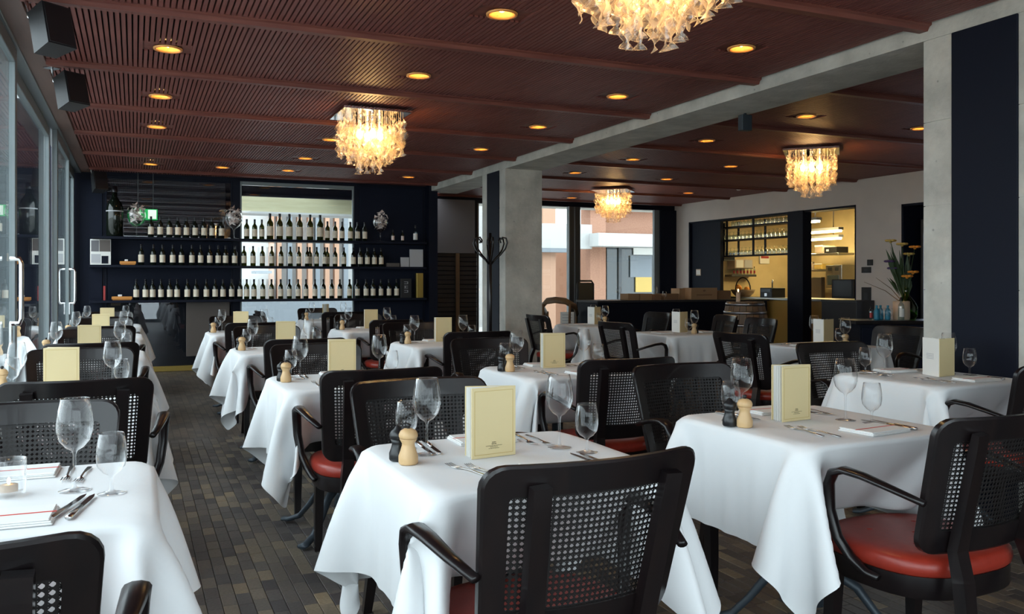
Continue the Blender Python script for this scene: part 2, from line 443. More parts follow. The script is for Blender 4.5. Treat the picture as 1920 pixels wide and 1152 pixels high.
for i in range(6): leaf(i + 1, ys[i], ys[i + 1] - .022, -.06 * (i % 2), {2: 5.75, 4: 10.66, 3: None}.get(i))
struct('trim_2', MB().bbox(WX - .13, WX + .03, YF, YB, -.03, .038), 'alu_dark')
struct('trim_3', MB().bbox(WX - .13, WX + .035, YF, YB, ZC - .034, ZC + .0), 'aluminium')
# ---- wall behind the camera: glazed on the left, solid on the right
fw = struct('window_7', MB().bbox(WX, -.58, YF - .08, YF, 0, ZC).bbox(2.0, 2.09, YF - .08, YF, .1, ZC).bbox(4.1, 4.3, YF - .08, YF, 0, ZC).bbox(-.58, 4.1, YF - .08, YF, 0, .1).bbox(-.58, 4.1, YF - .08, YF, ZC - .12, ZC), 'aluminium')
obj('pane', MB().box(-.58, 2.0, YF - .05, YF - .04, .1, ZC - .12), 'pane', fw); obj('pane', MB().box(2.09, 4.1, YF - .05, YF - .04, .1, ZC - .12), 'pane', fw)
struct('wall_front', MB().box(4.3, KX, YF - .12, YF, 0, ZC), 'plaster')
# ---- bottle wall
X_ = lambda u: onY(u, 500, YB)[0]
Z_ = lambda u, v: onY(u, v, YB)[1]
xp0, xp1, xm1, xr = X_(196), X_(437), X_(450), X_(664)
ztop = Z_(500, 342)
bw = struct('wall_back', MB().box(WX - .1, xp0, YB, YB + .14, 0, ZC + .05).box(xr, BX0 + .10, YB, YB + .14, 0, ZC + .05).box(xp0, xr, YB, YB + .14, ztop, ZC + .05).box(xp1, xm1, YB - .01, YB + .14, 0, ztop), 'navy')
obj('panel', MB().bbox(X_(674), X_(792), YB - .015, YB, .1, Z_(700, 352), .003), 'navy_matt', bw)
obj('panel', MB().bbox(X_(149), X_(192), YB - .015, YB, .1, ZC - .12, .003), 'navy_matt', bw)
zl = 1.86
lw_ = MB()
k = 0; z = zl
while z < ztop - .05: lw_.box(xp0 + .02, xp1 - .10, YB + .05, YB + .062 + .004 * (k % 2), z, z + .0585); z += .06; k += 1
obj('blind', lw_, 'blind_grey', bw)
obj('blind_guide', MB().bbox(xp1 - .10, xp1 - .0, YB + .03, YB + .1, 0, ztop, .004), 'navy', bw)
obj('lower_panel', MB().box(xp0, xp1 - .1, YB + .045, YB + .08, 0, zl), 'charcoal_panel', bw)
wl = struct('window_8', MB().bbox(xp0, xp0 + .03, YB + .0, YB + .04, .06, ztop).bbox(xp1 - .03, xp1, YB, YB + .04, .06, ztop).bbox(xp0 + .03, xp1 - .03, YB, YB + .04, ztop - .04, ztop), 'navy')
obj('pane', MB().box(xp0 + .03, xp1 - .03, YB + .015, YB + .023, 1.84, ztop - .04), 'pane_dark', wl); obj('pane', MB().box(xp0 + .03, xp1 - .03, YB + .015, YB + .023, .06, .98), 'pane_dark', wl); obj('mid_panel', MB().box(xp0 + .03, xp1 - .03, YB + .012, YB + .03, .98, 1.84), 'navy_matt', wl)
wm = struct('window_9', MB().bbox(xm1, xm1 + .025, YB + .0, YB + .05, .06, ztop).bbox(xr - .025, xr, YB, YB + .05, .06, ztop).bbox(xm1 + .025, xr - .025, YB, YB + .05, ztop - .05, ztop), 'aluminium')
obj('pane', MB().box(xm1 + .025, xr - .025, YB + .02, YB + .028, .06, ztop - .05), 'pane', wm)
struct('baseboard_back', MB().bbox(WX + .05, BX0 - .6, YB - .03, YB, 0, .075), 'brass')
dr = struct('door_1', MB().bbox(X_(349), X_(430), YB - .035, YB - .012, .20, Z_(380, 566), .004), 'brown_door')
struct('trim_4', MB().box(X_(797), BX0 + .1, YB - .20, YB, 0, ZC), 'navy')
# ---- niche behind the beam end
struct('wall_right', MB().box(BX0 + .02, BX0 + .12, YB + .14, YW, 0, ZC + .1), 'navy')
nx0, nx1 = onY(815, 500, YW - .2)[0], onY(898, 500, YW - .2)[0]
ni = struct('door_2', MB().box(nx0 - .3, nx1, YW - .12, YW - .02, 0, ZC + .05), 'navy')
zb = onY(850, 475, YW - .2)[1]
obj('grey_panel', MB().bbox(nx0 - .3, onY(891, 400, YW - .2)[0], YW - .19, YW - .13, zb, onY(850, 374, YW - .2)[1], .004), 'grey_blind', ni)
z = .1
while z < zb - .05: obj('slat', MB().bbox(nx0 - .3, nx1 - .02, YW - .16, YW - .13, z, z + .07, .006), 'louver', ni); z += .078
obj('wooden_post', MB().bbox(onY(855, 500, YW - .2)[0], onY(862, 500, YW - .2)[0], YW - .20, YW - .16, 0, zb, .004), 'oak', ni)
# ---- rear window wall
W_ = lambda u: onY(u, 500, YW)[0]
zh = onY(1150, 391, YW)[1]
struct('wall_rear', MB().box(nx1 - .02, KX + .1, YW, YW + .12, zh, ZC + .1).box(W_(1236), KX + .1, YW - .06, YW + .12, 0, zh), 'navy')
w10 = struct('window_10', MB().bbox(nx1 + .02, nx1 + .08, YW, YW + .06, 0, zh).bbox(W_(1066), W_(1074), YW - .05, YW + .06, 0, zh).bbox(W_(1076), W_(1086), YW - .05, YW + .06, 0, zh), 'alu_dark')
obj('steel_edge', MB().bbox(W_(1066) - .02, W_(1066), YW - .06, YW + .04, 0, zh), 'aluminium', w10)
obj('pane', MB().box(nx1 + .08, W_(1066), YW + .02, YW + .028, .02, zh), 'pane', w10)
obj('pane', MB().box(W_(1086), W_(1236), YW + .02, YW + .028, .02, zh), 'pane', w10)
obj('edge_strip', MB().bbox(W_(1226), W_(1236), YW - .02, YW + .05, 0, zh), 'aluminium', w10)
# ---- kitchen wall with its openings
KY = lambda u: onX(u, 500, KX)[0]
k1a, k1b, zk = KY(1605), KY(1291), 2.36
k2a, k2b, zk2 = 6.2, KY(1690), 2.30
kw = MB().box(KX, KX + .14, k1b, YW, 0, ZC + .1).box(KX, KX + .14, k1a, k1b, zk, ZC + .1).box(KX, KX + .14, k2b, k1a, 0, ZC + .1).box(KX, KX + .14, k2a, k2b, zk2, ZC + .1).box(KX, KX + .14, YF, k2a, 0, ZC + .1)
kwo = struct('wall_kitchen', kw, 'plaster')
kp0, kp1 = KY(1507), KY(1478)
struct('trim_5', MB().box(KX + .005, KX + .25, k1a, k1a + .03, 0, zk).box(KX + .005, KX + .25, k1b - .03, k1b, 0, zk).box(KX + .005, KX + .25, k1a, k1b, zk - .03, zk).bbox(KX - .02, KX + .16, kp0, kp1, 0, zk).box(KX + .05, KX + .12, 12.55, k1b, 0, zk), 'navy')
# second opening: dark recess
struct('wall_recess', MB().box(KX + .5, KX + .55, k2a, k2b, 0, zk2).box(KX, KX + .5, k2b - .03, k2b, 0, zk2).box(KX, KX + .5, k2a, k2a + .03, 0, zk2).box(KX, KX + .5, k2a, k2b, zk2 - .03, zk2), 'navy')
# kitchen room
kx1 = 12.6
struct('wall_kitchen_back', MB().box(kx1, kx1 + .1, 8.6, YW, 0, ZC).box(KX + .14, kx1, 8.55, 8.6, 0, ZC).box(KX + .14, kx1, YW - .1, YW, 0, ZC), 'kitchen_tile')
for x, v, w_ in ((10.7, 413, 'highest'), (11.3, 431, 'middle'), (11.9, 445, 'lowest')):
    ya, z = onX(1577 if v > 415 else 1536, v, x); yb_ = onX(1490, v, x)[0]
    t = thing('kitchen_tube_lamp', '%s bright strip light seen through the kitchen opening' % w_, 'lamp', (x, (ya + yb_) / 2, z), 0, 'kitchen strip lights'); h_ = (yb_ - ya) / 2
    obj('housing', MB().bbox(-.06, .06, -h_, h_, .0, .05), 'white_plastic', t)
    obj('tube', MB().bbox(-.05, .05, -h_ + .02, h_ - .02, -.035, .0, .01), 'kitchen_tube', t)
    obj('hanger', MB().box(-.006, .006, -h_ * .7, -h_ * .7 + .012, .05, ZC + .05 - z).box(-.006, .006, h_ * .7, h_ * .7 + .012, .05, ZC + .05 - z), 'steel', t)

# ---- outside: paving, brick building, added dark wing
struct('ground', MB().box(-40, -.9, -30, 60, -.25, -.08).box(-.9, 40, YW + .15, 60, -.25, -.08), 'paving')
struct('added_dark_wing', MB().box(-9, WX - .14, YB - .1, YB + .3, -.1, 3.6), 'navy')  # made-up wing, added to keep the view through the left panes dark
def rect_on(Y, u0, v0, u1, v1, t=.1):
    xa, za = onY(u0, v1, Y)[0], onY((u0 + u1) / 2, v1, Y)[1]; xb, zb_ = onY(u1, v0, Y)[0], onY((u0 + u1) / 2, v0, Y)[1]
    return MB().box(xa, xb, Y, Y + t, za, zb_)
# building seen through the rear window
YO = 21.0
b1 = thing('brick_building', 'brick building with white canopy seen through the rear window', 'building', (onY(1150, 500, YO)[0], YO, -.1))
def bp(name, mb, mat, root=b1):
    o = obj(name, mb, mat, root); o.matrix_parent_inverse = Matrix.Translation(-Vector(root.location)); return o
bp('wall', MB().box(onY(1108, 0, YO)[0], 16.5, YO + .3, YO + .6, -.1, 6.0), 'brick_a')
bp('pier', rect_on(YO, 1107, 300, 1136, 640, .4), 'brick_a')
bp('pier', rect_on(YO - .1, 1018, 300, 1042, 640, .4), 'facade_pink')
bp('fascia', rect_on(YO - .3, 1000, 420, 1110, 466, .4), 'facade_white')
bp('fascia', rect_on(YO - .35, 1000, 466, 1068, 473, .4), 'facade_grey')
bp('canopy', rect_on(YO - .8, 1122, 439, 1300, 463, .9), 'facade_white')
gw = bp('shop_window', rect_on(YO + .1, 1138, 463, 1300, 640, .12), 'window_dark')
bp('mullion', rect_on(YO + .05, 1160, 463, 1166, 640, .1), 'alu_dark', b1)
bp('poster', rect_on(YO + .05, 1188, 462, 1226, 478, .03), 'paper', b1)
bp('poster', rect_on(YO + .05, 1182, 480, 1222, 520, .03), 'facade_grey', b1)
bp('poster', rect_on(YO + .05, 1192, 520, 1222, 548, .03), 'petal_yellow', b1)
bp('upper_floor', MB().box(onY(1090, 0, YO)[0], 16.5, YO - .2, YO + .3, onY(1150, 402, YO)[1] + .15, 9), 'brick_a')
bp('recess', rect_on(YO + 1.5, 1030, 466, 1110, 640, .2), 'facade_pink')
struct('exterior_soffit', MB().box(3.0, 12, YW + .2, YW + 2.6, onY(1150, 396, YW + 2.6)[1], onY(1150, 396, YW + 2.6)[1] + .3), 'concrete')
# pale building seen through the bottle wall window
YP = 23.0
b2 = thing('pale_facade', 'pale facade with pink and grey columns seen behind the wine shelves', 'building', (onY(560, 500, YP)[0], YP, -.1))
xa, xb = onY(330, 0, YP)[0], onY(900, 0, YP)[0]
bp('wall', MB().box(xa - 3, xb + 1.0, YP, YP + .3, -.1, 7.5), 'facade_white', b2)
for i, u in enumerate((506, 520, 540, 558, 578, 592, 610, 628, 645)):
    bp('column', rect_on(YP - .25, u, 300, u + 8, 575, .25), ('facade_pink', 'facade_grey')[(i * 2) % 3 % 2], b2)
bp('plinth', rect_on(YP - .5, 300, 566, 760, 640, .3), 'facade_grey', b2)
bp('awning', rect_on(YP - 1.2, 480, 508, 510, 513, .9), 'facade_grey', b2)
YL = 14.6
struct('exterior_lintel', rect_on(YL, 300, 371, 820, 399, .5), 'lintel_wood')
struct('exterior_lintel_edge', rect_on(YL - .05, 300, 399, 820, 403, .5), 'facade_white')
struct('blind_box', rect_on(YB + .06, 451, 352, 662, 371, .08), 'navy_matt')

# ============================================================ TABLES AND CHAIRS
def drape(seed, pull=1.0, S=1.36, T=.68, H=.75, n=49, rot=0., off=(0, 0), steps=190, iters=13):
    """hang a square cloth over a square top: position-based cloth relaxation"""
    rg = np.random.RandomState(seed); g = np.linspace(-S / 2, S / 2, n); X, Y = np.meshgrid(g, g, indexing='ij')
    c, s = np.cos(rot), np.sin(rot)
    P = np.stack([X * c - Y * s + off[0], X * s + Y * c + off[1], np.full_like(X, H)], -1)
    h = T / 2; pin = (np.abs(P[..., 0]) < h - .002) & (np.abs(P[..., 1]) < h - .002)
    P[..., 2] += rg.randn(n, n) * .002 * (~pin)
    W = np.stack([np.sin(X * 9 + rg.rand() * 6) * np.cos(Y * 7 + rg.rand() * 6), np.sin(Y * 8 + rg.rand() * 6) * np.cos(X * 6 + rg.rand() * 6), 0 * X], -1)
    ax, ay = np.abs(X), np.abs(Y); dg = np.exp(-((ax - ay) / .055) ** 2) * (ax > h) * (ay > h)
    C = np.stack([-np.sign(X) * dg, -np.sign(Y) * dg, 0 * X], -1) * (1 + .35 * rg.randn(2, 2)[(X > 0).astype(int), (Y > 0).astype(int)])[..., None]
    wt = (~pin).astype(float); V = np.zeros_like(P); dx = g[1] - g[0]; dt = .012; cons = []
    def add(di, dj, rest, k):
        I, J = np.meshgrid(np.arange(n), np.arange(n), indexing='ij'); ok = (I + di < n) & (J + dj < n) & (J + dj >= 0); I = I[ok]; J = J[ok]
        q = ((I // di) if di else (J // dj)) % 2
        for b in (0, 1):
            m = q == b; cons.append((I[m] * n + J[m], (I[m] + di) * n + J[m] + dj, rest, k))
    add(1, 0, dx, 1.); add(0, 1, dx, 1.); add(1, 1, dx * 2 ** .5, .6); add(1, -1, dx * 2 ** .5, .6); add(3, 0, 3 * dx, .03); add(0, 3, 3 * dx, .03)
    wf = wt.ravel()
    for st in range(steps):
        t = st / steps; V[..., 2] -= 9.8 * dt; V += W * (.10 * (1 - t)) * wt[..., None]; V += C * (pull * max(0, .75 - t)) * wt[..., None]; V *= .985 if t < .6 else .93
        Q = P + V * dt * wt[..., None]; q = Q.reshape(-1, 3)
        for it in range(iters):
            for a, b, rest, k in cons:
                d = q[b] - q[a]; L = np.sqrt((d * d).sum(1)) + 1e-9; df = (L - rest) / L
                if k < .1: df = np.minimum(df, 0)
                cr = d * (df * k / np.maximum(wf[a] + wf[b], 1e-9))[:, None]
                q[a] += cr * wf[a][:, None]; q[b] -= cr * wf[b][:, None]
            x, y, z = q[:, 0], q[:, 1], q[:, 2]; hh = h + .004; ins = (np.abs(x) < hh) & (np.abs(y) < hh) & (z < H)
            px, py, pz = hh - np.abs(x), hh - np.abs(y), H - z
            mx = ins & (px <= py) & (px <= pz); my = ins & (py < px) & (py <= pz); mz = ins & ~mx & ~my
            q[mx, 0] = np.sign(x[mx]) * hh; q[my, 1] = np.sign(y[my]) * hh; q[mz, 2] = H
        V = (Q - P) / dt; P = Q; sp = np.sqrt((V * V).sum(-1, keepdims=True)); V *= np.minimum(1, 3. / np.maximum(sp, 1e-6))
    return P
TT = .68; TZ = .756
def cloth_mesh(P, name):
    n = P.shape[0]; me = bpy.data.meshes.new(name)
    me.from_pydata(P.reshape(-1, 3).tolist(), [], [(i * n + j, (i + 1) * n + j, (i + 1) * n + j + 1, i * n + j + 1) for i in range(n - 1) for j in range(n - 1)])
    me.polygons.foreach_set('use_smooth', [True] * len(me.polygons)); me.materials.append(MATS['cloth']); me.update()
    at = me.attributes.new('crease_edge', 'FLOAT', 'EDGE'); a, b = (n - 1) // 4, 3 * (n - 1) // 4      # grid lines lying on the table edges
    for e in me.edges:
        (i0, j0), (i1, j1) = divmod(e.vertices[0], n), divmod(e.vertices[1], n)
        if (i0 == i1 and i0 in (a, b) and a <= min(j0, j1) and max(j0, j1) <= b) or (j0 == j1 and j0 in (a, b) and a <= min(i0, i1) and max(i0, i1) <= b): at.data[e.index].value = .55
    return me
CL = [drape(3, .8, H=TZ - .001), drape(5, 1.5, H=TZ - .001)]
def table_cloth(cv, q, axis):
    """turn the relaxed cloth by quarter turns and let the pushed-in seats carry its two hems inward"""
    P = CL[cv].copy()
    for _ in range(q % 4): P = np.stack([-P[..., 1], P[..., 0], P[..., 2]], -1)
    a, b = (0, 1) if axis == 'y' else (1, 0)
    u, v, z = P[..., a], P[..., b], P[..., 2]
    k = np.clip((.335 - np.abs(u)) / .11, 0, 1); k = k * k * (3 - 2 * k)
    out = np.abs(v) > .336; drop = np.clip((TZ - .001 - z) / .285, 0, 1.3)
    sh = .215 * drop ** 1.3 * k * out
    P[..., b] = v - np.sign(v) * sh
    zz = np.where(out & (k > .02) & (np.abs(u) < .30), np.maximum(z, z + k * np.maximum(.476 - z, 0)), z)
    P[..., 2] = zz
    return cloth_mesh(P, 'tablecloth')

def make_table():
    t = thing('dining_table', '', 'table')
    obj('table_top', MB().bbox(-TT / 2 + .022, TT / 2 - .022, -TT / 2 + .022, TT / 2 - .022, TZ - .045, TZ - .012), 'wood_dark', t)
    obj('column', MB().lathe([(.055, .12), (.05, .2), (.032, .26), (.03, .6), (.05, .68), (.12, TZ - .04)], 12), 'cast_iron', t)
    for k in range(4):
        a = PI / 4 + k * PI / 2; ca, sa = math.cos(a), math.sin(a)
        path = [(r * ca, r * sa, z) for r, z in ((.02, .24), (.08, .235), (.15, .19), (.21, .11), (.27, .045), (.33, .022), (.37, .02))]
        obj('foot', MB().tube(path, [.026, .026, .022, .02, .02, .022, .026], [.024, .022, .017, .014, .014, .013, .012], n=8), 'cast_iron', t)
    return t
TABLE = Kind(make_table)

# ---- the cane-back armchair (origin on the floor under its back, facing +y)
ZB0, ZB1 = .485, .88
def back_pt(u, z, n=0.):
    """u in -1..1 across, z height -> point on the curved back; n offsets to the rear"""
    k = (z - ZB0) / (ZB1 - ZB0); hw = .238 + .034 * k
    return (u * hw, .045 - .095 * k + .055 * u * u - n, z)
def rrect(a0, a1, b0, b1, r, n=14, m=5):
    pts = []
    def seg(p, q, k): return [(p[0] + (q[0] - p[0]) * i / k, p[1] + (q[1] - p[1]) * i / k) for i in range(k)]
    def arc(c, s): return [(c[0] + r[0] * math.cos(s + PI / 2 * i / m), c[1] + r[1] * math.sin(s + PI / 2 * i / m)) for i in range(m)]
    pts += seg((a0 + r[0], b0), (a1 - r[0], b0), n) + arc((a1 - r[0], b0 + r[1]), -PI / 2) + seg((a1, b0 + r[1]), (a1, b1 - r[1]), 6) + arc((a1 - r[0], b1 - r[1]), 0)
    pts += seg((a1 - r[0], b1), (a0 + r[0], b1), n) + arc((a0 + r[0], b1 - r[1]), PI / 2) + seg((a0, b1 - r[1]), (a0, b0 + r[1]), 6) + arc((a0 + r[0], b0 + r[1]), PI)
    return pts
CU, CZ0, CZ1 = .80, .555, .815
def make_chair():
    t = thing('armchair', '', 'chair')
    # back frame: a bent rounded ring
    O = rrect(-1, 1, ZB0, ZB1, (.19, .05)); I = rrect(-CU, CU, CZ0, CZ1, (.06, .016)); n = len(O)
    vs = []; fs = []
    ob = .007
    Oc = rrect(-1 + .02, 1 - .02, ZB0 + .006, ZB1 - .006, (.175, .046))
    rings = [[back_pt(u, z, -.011) for u, z in I], [back_pt(u, z, -.012) for u, z in Oc], [back_pt(u, z, -.008) for u, z in O], [back_pt(u, z, .008) for u, z in O], [back_pt(u, z, .012) for u, z in Oc], [back_pt(u, z, .011) for u, z in I]]
    for r_ in rings: vs += r_
    for k in range(6):
        for i in range(n): fs.append((k * n + i, k * n + (i + 1) % n, ((k + 1) % 6) * n + (i + 1) % n, ((k + 1) % 6) * n + i))
    bf = obj('back_frame', MB().add(vs, fs, True), 'wood_dark', t)
    bf.data.set_sharp_from_angle(angle=R(28))
    # woven cane: vertical, horizontal and diagonal strands with octagonal holes
    cm = MB(); p = .0134; hw = .255; wU = CU * 2 * hw; nx = int(wU / p) + 1; nz = int((CZ1 - CZ0) / p) + 1
    def ribbon(q0, q1, wd, lay, seg):
        dx_, dz_ = q1[0] - q0[0], q1[1] - q0[1]; L = math.hypot(dx_, dz_); px, pz = -dz_ / L * wd / 2, dx_ / L * wd / 2
        v_ = []
        for i in range(seg + 1):
            a = i / seg; x, z = q0[0] + dx_ * a, q0[1] + dz_ * a
            v_ += [back_pt((x + px) / hw, z + pz, lay), back_pt((x - px) / hw, z - pz, lay)]
        cm.add(v_, [(2 * i, 2 * i + 1, 2 * i + 3, 2 * i + 2) for i in range(seg)])
    x0, x1 = -wU / 2 - .004, wU / 2 + .004; za, zb2 = CZ0 - .004, CZ1 + .004
    for i in range(nx + 1):
        x = -wU / 2 + i * p
        if x < x1: ribbon((x, za), (x, zb2), p * .36, .0007, 2)
    for j in range(nz + 1):
        z = CZ0 + j * p
        if z < zb2: ribbon((x0, z), (x1, z), p * .36, -.0007, 12)
    for sgn in (1, -1):
        for k in range(-nx - nz, nx + nz + 2):
            c = (k + .5) * p   # x = c + sgn*(z-CZ0), measured from -wU/2
            lo, hi = za, zb2
            X0 = -wU / 2 + c
            # clip to x range
            zz = sorted([CZ0 + sgn * (x0 - X0), CZ0 + sgn * (x1 - X0)]); lo, hi = max(lo, zz[0]), min(hi, zz[1])
            if hi - lo > .004: ribbon((X0 + sgn * (lo - CZ0), lo), (X0 + sgn * (hi - CZ0), hi), p * .17, .0014 * sgn, 5)
    obj('cane_panel', cm, 'cane', t, kind='stuff')
    # rear posts that run down into the back legs
    for s in (-1, 1):
        u = .60 * s; pth = []
        for z in (.838, .8, .7, .6, .5): q = back_pt(u, z, .028); pth.append(q)
        pth += [(s * .158, .005, .42), (s * .165, -.012, .3), (s * .172, -.045, .15), (s * .18, -.085, .002)]
        obj('rear_leg', MB().tube(pth, [.021, .021, .022, .022, .023, .023, .021, .019, .016], [.011, .013, .014, .014, .016, .019, .018, .016, .014], n=4, up=(0, 1, 0), square=True), 'wood_dark', t)
    # seat
    def outline(a, b, c, k=40, e=2.8):
        return [(math.copysign(abs(math.cos(q)) ** (2 / e), math.cos(q)) * a, c + math.copysign(abs(math.sin(q)) ** (2 / e), math.sin(q)) * b) for q in (2 * PI * i / k for i in range(k))]
    def loft(levels):
        vs = []; fs = []; k = 40
        for sc_, z in levels: vs += [(x, y, z) for x, y in outline(.245 * sc_[0], .235 * sc_[1], .285)]
        for q in range(len(levels) - 1):
            for i in range(k): fs.append((q * k + i, q * k + (i + 1) % k, (q + 1) * k + (i + 1) % k, (q + 1) * k + i))
        fs.append(tuple(range(k))[::-1]); fs.append(tuple((len(levels) - 1) * k + i for i in range(k)))
        return MB().add(vs, fs, True)
    st = obj('seat', loft([((.97, .97), .408), ((1.0, 1.0), .415), ((1.015, 1.015), .432), ((1.0, 1.0), .450), ((.95, .95), .461), ((.80, .80), .467), ((.5, .5), .468), ((.2, .2), .468)]), 'leather', t)
    for bx_, by_ in ((-.1, .2), (.1, .2), (-.1, .37), (.1, .37), (0, .285)):
        obj('button', MB().lathe([(.0, .0015), (.008, .001), (.011, -.001), (.011, -.004)], 8, (bx_, by_, .4685), cap=False), 'leather', st)
    obj('seat_rail', loft([((.97, .97), .345), ((.985, .985), .35), ((.985, .985), .409)]), 'wood_dark', t).data.set_sharp_from_angle(angle=R(40))
    for s in (-1, 1):
        pth = [(s * .262, .045, .640), (s * .285, .13, .664), (s * .298, .22, .684), (s * .304, .285, .690), (s * .305, .325, .676), (s * .304, .343, .64), (s * .300, .343, .56), (s * .288, .325, .48), (s * .268, .295, .425), (s * .254, .25, .392), (s * .248, .21, .385)]
        obj('arm', MB().tube(pth, [.013, .018, .024, .026, .024, .021, .019, .018, .017, .015, .012], [.009, .010, .011, .012, .013, .013, .013, .013, .013, .011, .009], n=10, up=(0, 0, 1)), 'wood_dark', t)
        obj('leg', MB().tube([(s * .185, .43, .36), (s * .188, .44, .18), (s * .19, .445, .002)], [.021, .019, .015], [.021, .019, .015], n=4, square=True, up=(0, 1, 0)), 'wood_dark', t)
    return t
CHAIR = Kind(make_chair)

# ---- small table things
def make_wine():
    o = obj('wine_glass', MB().lathe([(.0, .0), (.035, .0005), (.0355, .002), (.020, .0042), (.006, .0075), (.0038, .014), (.0034, .05), (.0036, .085), (.0065, .094), (.020, .102), (.034, .119), (.0405, .142), (.0405, .160), (.037, .188), (.0315, .217), (.0306, .2175), (.0306, .2155)], 28, cap=False), 'wine_glass')
    return tag(o, '', 'wine glass')
def make_water():
    o = obj('water_glass', MB().lathe([(.0, .0), (.031, .0005), (.0315, .002), (.016, .0042), (.006, .0075), (.0042, .014), (.0042, .036), (.008, .043), (.020, .050), (.030, .064), (.0335, .083), (.0325, .108), (.0275, .140), (.0266, .1405), (.0266, .1385)], 24, cap=False), 'wine_glass')
    return tag(o, '', 'glass')
def make_mill():
    t = thing('pepper_mill', '', 'mill')
    obj('body', MB().lathe([(.024, 0), (.0265, .004), (.0265, .022), (.0215, .036), (.0175, .050), (.0175, .056), (.023, .066), (.0235, .068)], 18), 'mill_wood', t)
    obj('head', MB().lathe([(.0235, .0692), (.0255, .074), (.0255, .081), (.021, .090), (.012, .095), (.008, .096)], 18), 'mill_wood', t)
    obj('knob', MB().lathe([(.005, .096), (.005, .100), (.0075, .103), (.006, .108), (.0, .1095)], 10, cap=False), 'mill_black', t)
    return t
def make_blackmill():
    t = thing('salt_mill', '', 'mill')
    obj('body', MB().lathe([(.022, 0), (.0245, .004), (.0245, .020), (.020, .032), (.017, .042), (.017, .048), (.021, .058)], 16), 'mill_black', t)
    obj('head', MB().lathe([(.021, .0595), (.0235, .066), (.0235, .072), (.019, .081), (.010, .087), (.008, .092), (.0, .096)], 16, cap=False), 'mill_black', t)
    return t
def make_menu():
    """a stiff folded card standing on edge: spine on its right, opened a little"""
    t = thing('menu_card', '', 'menu')
    W_m, H_m = .143, .196
    op = R(24)
    def card(x_of, mat, name, t0, t1, inset=0.):
        o = obj(name, MB().bbox(-W_m + inset, -.0012 if inset else 0, t0, t1, inset, H_m - inset, .0008), mat, t); o.location = (W_m / 2, 0, 0); return o
    fc = card(0, 'menu_cover', 'front_cover', -.0024, 0)
    ln = MB(); b = .009
    for (x0, x1, z0, z1) in ((-W_m + b, -b, b, b + .0011), (-W_m + b, -b, H_m - b - .0011, H_m - b), (-W_m + b, -W_m + b + .0011, b, H_m - b), (-b - .0011, -b, b, H_m - b)): ln.box(x0, x1, -.0028, -.0024, z0, z1)
    obj('border_line', ln, 'menu_line', fc)
    pr = MB(); rr = random.Random(5)
    for z, hw2, hh in ((.041, .006, .0022), (.0365, .0075, .0022), (.032, .026, .0013), (.0285, .012, .0013), (.0245, .017, .0013)):
        x = -hw2
        while x < hw2:
            q = rr.uniform(.0018, .0045); pr.box(-W_m / 2 + x, -W_m / 2 + min(x + q, hw2), -.0028, -.0024, z, z + hh); x += q + .0012
    obj('printed_lines', pr, 'menu_print', fc)
    pg = MB()
    for k in range(4):
        a = op * (.2 + .2 * k); m = MB().box(-W_m + .002, -.0015, -.0006, .0006, .0015, H_m - .0015); m.tf(Matrix.Rotation(-a, 4, 'Z')); pg.add(m.v, m.f)
    o = obj('pages', pg, 'paper', t); o.location = (W_m / 2, 0, 0)
    bc = card(0, 'menu_cover', 'back_cover', 0, .0024); bc.rotation_euler = (0, 0, -op)
    return t
def make_napkin():
    t = thing('folded_napkin', '', 'napkin')
    vs = []; a, b = .095, .068
    m = MB()
    m.bbox(-a, a, -b, b, 0, .004, .0018).bbox(-a + .004, a - .002, -b + .002, b - .004, .0042, .0082, .0018).bbox(-a + .002, a - .006, -b + .004, b - .002, .0084, .012, .0018)
    obj('linen', m, 'napkin', t)
    obj('red_ribbon', MB().box(-a - .0006, a + .0006, -.005, .001, .0122, .0128), 'red_trim', t)
    return t
def handle_path(L): return [(0, -L / 2, .003), (0, -L * .2, .005), (0, L * .02, .006), (0, L * .2, .004)]
def make_fork():
    t = thing('fork', '', 'fork')
    obj('handle', MB().tube([(0, -.095, .003), (0, -.06, .0042), (0, -.01, .006), (0, .03, .0045), (0, .045, .003)], [.0065, .006, .003, .003, .010], [.0016, .0018, .0018, .0016, .0013], n=8), 'cutlery', t)
    tn = MB()
    for k in range(4):
        x = -.0088 + k * .00587; tn.tube([(x * .95, .043, .003), (x, .07, .0035), (x, .095, .007)], [.0021, .0018, .0010], [.0012, .0010, .0008], n=6)
    obj('tines', tn, 'cutlery', t); return t
def make_knife():
    t = thing('knife', '', 'knife')
    obj('handle', MB().tube([(0, -.105, .005), (0, -.10, .006), (0, -.05, .006), (0, -.01, .0055)], [.006, .008, .0068, .0055], [.004, .005, .0045, .004], n=8), 'cutlery', t)
    obj('blade', MB().prism([(-.006, -.012), (.006, -.012), (.0075, .04), (.006, .075), (.001, .1), (-.006, .08)], .0045, .0060, 'z'), 'cutlery', t); return t
def make_tumbler():
    t = thing('ribbed_tumbler', '', 'glass')
    n = 36; prof = [(.031, 0), (.034, .004), (.036, .07), (.037, .085), (.0355, .085), (.034, .07), (.031, .012), (.0, .010)]
    vs = []; fs = []
    for i in range(n):
        a = 2 * PI * i / n; k = 1 + (.025 if i % 2 else 0)
        for q, (r, z) in enumerate(prof): kk = k if q in (1, 2) else 1; vs.append((r * kk * math.cos(a), r * kk * math.sin(a), z))
    m = len(prof)
    for i in range(n):
        for q in range(m - 1): fs.append((i * m + q, ((i + 1) % n) * m + q, ((i + 1) % n) * m + q + 1, i * m + q + 1))
    obj('glass_wall', MB().add(vs, fs, True), 'wine_glass', t)
    obj('tealight', MB().lathe([(.019, .011), (.019, .026), (.0, .026)], 14, cap=False), 'wax', t)
    obj('flame', MB().ball((0, 0, .034), .006, 8, 6, (.6, .6, 1.4)), 'flame', t); return t
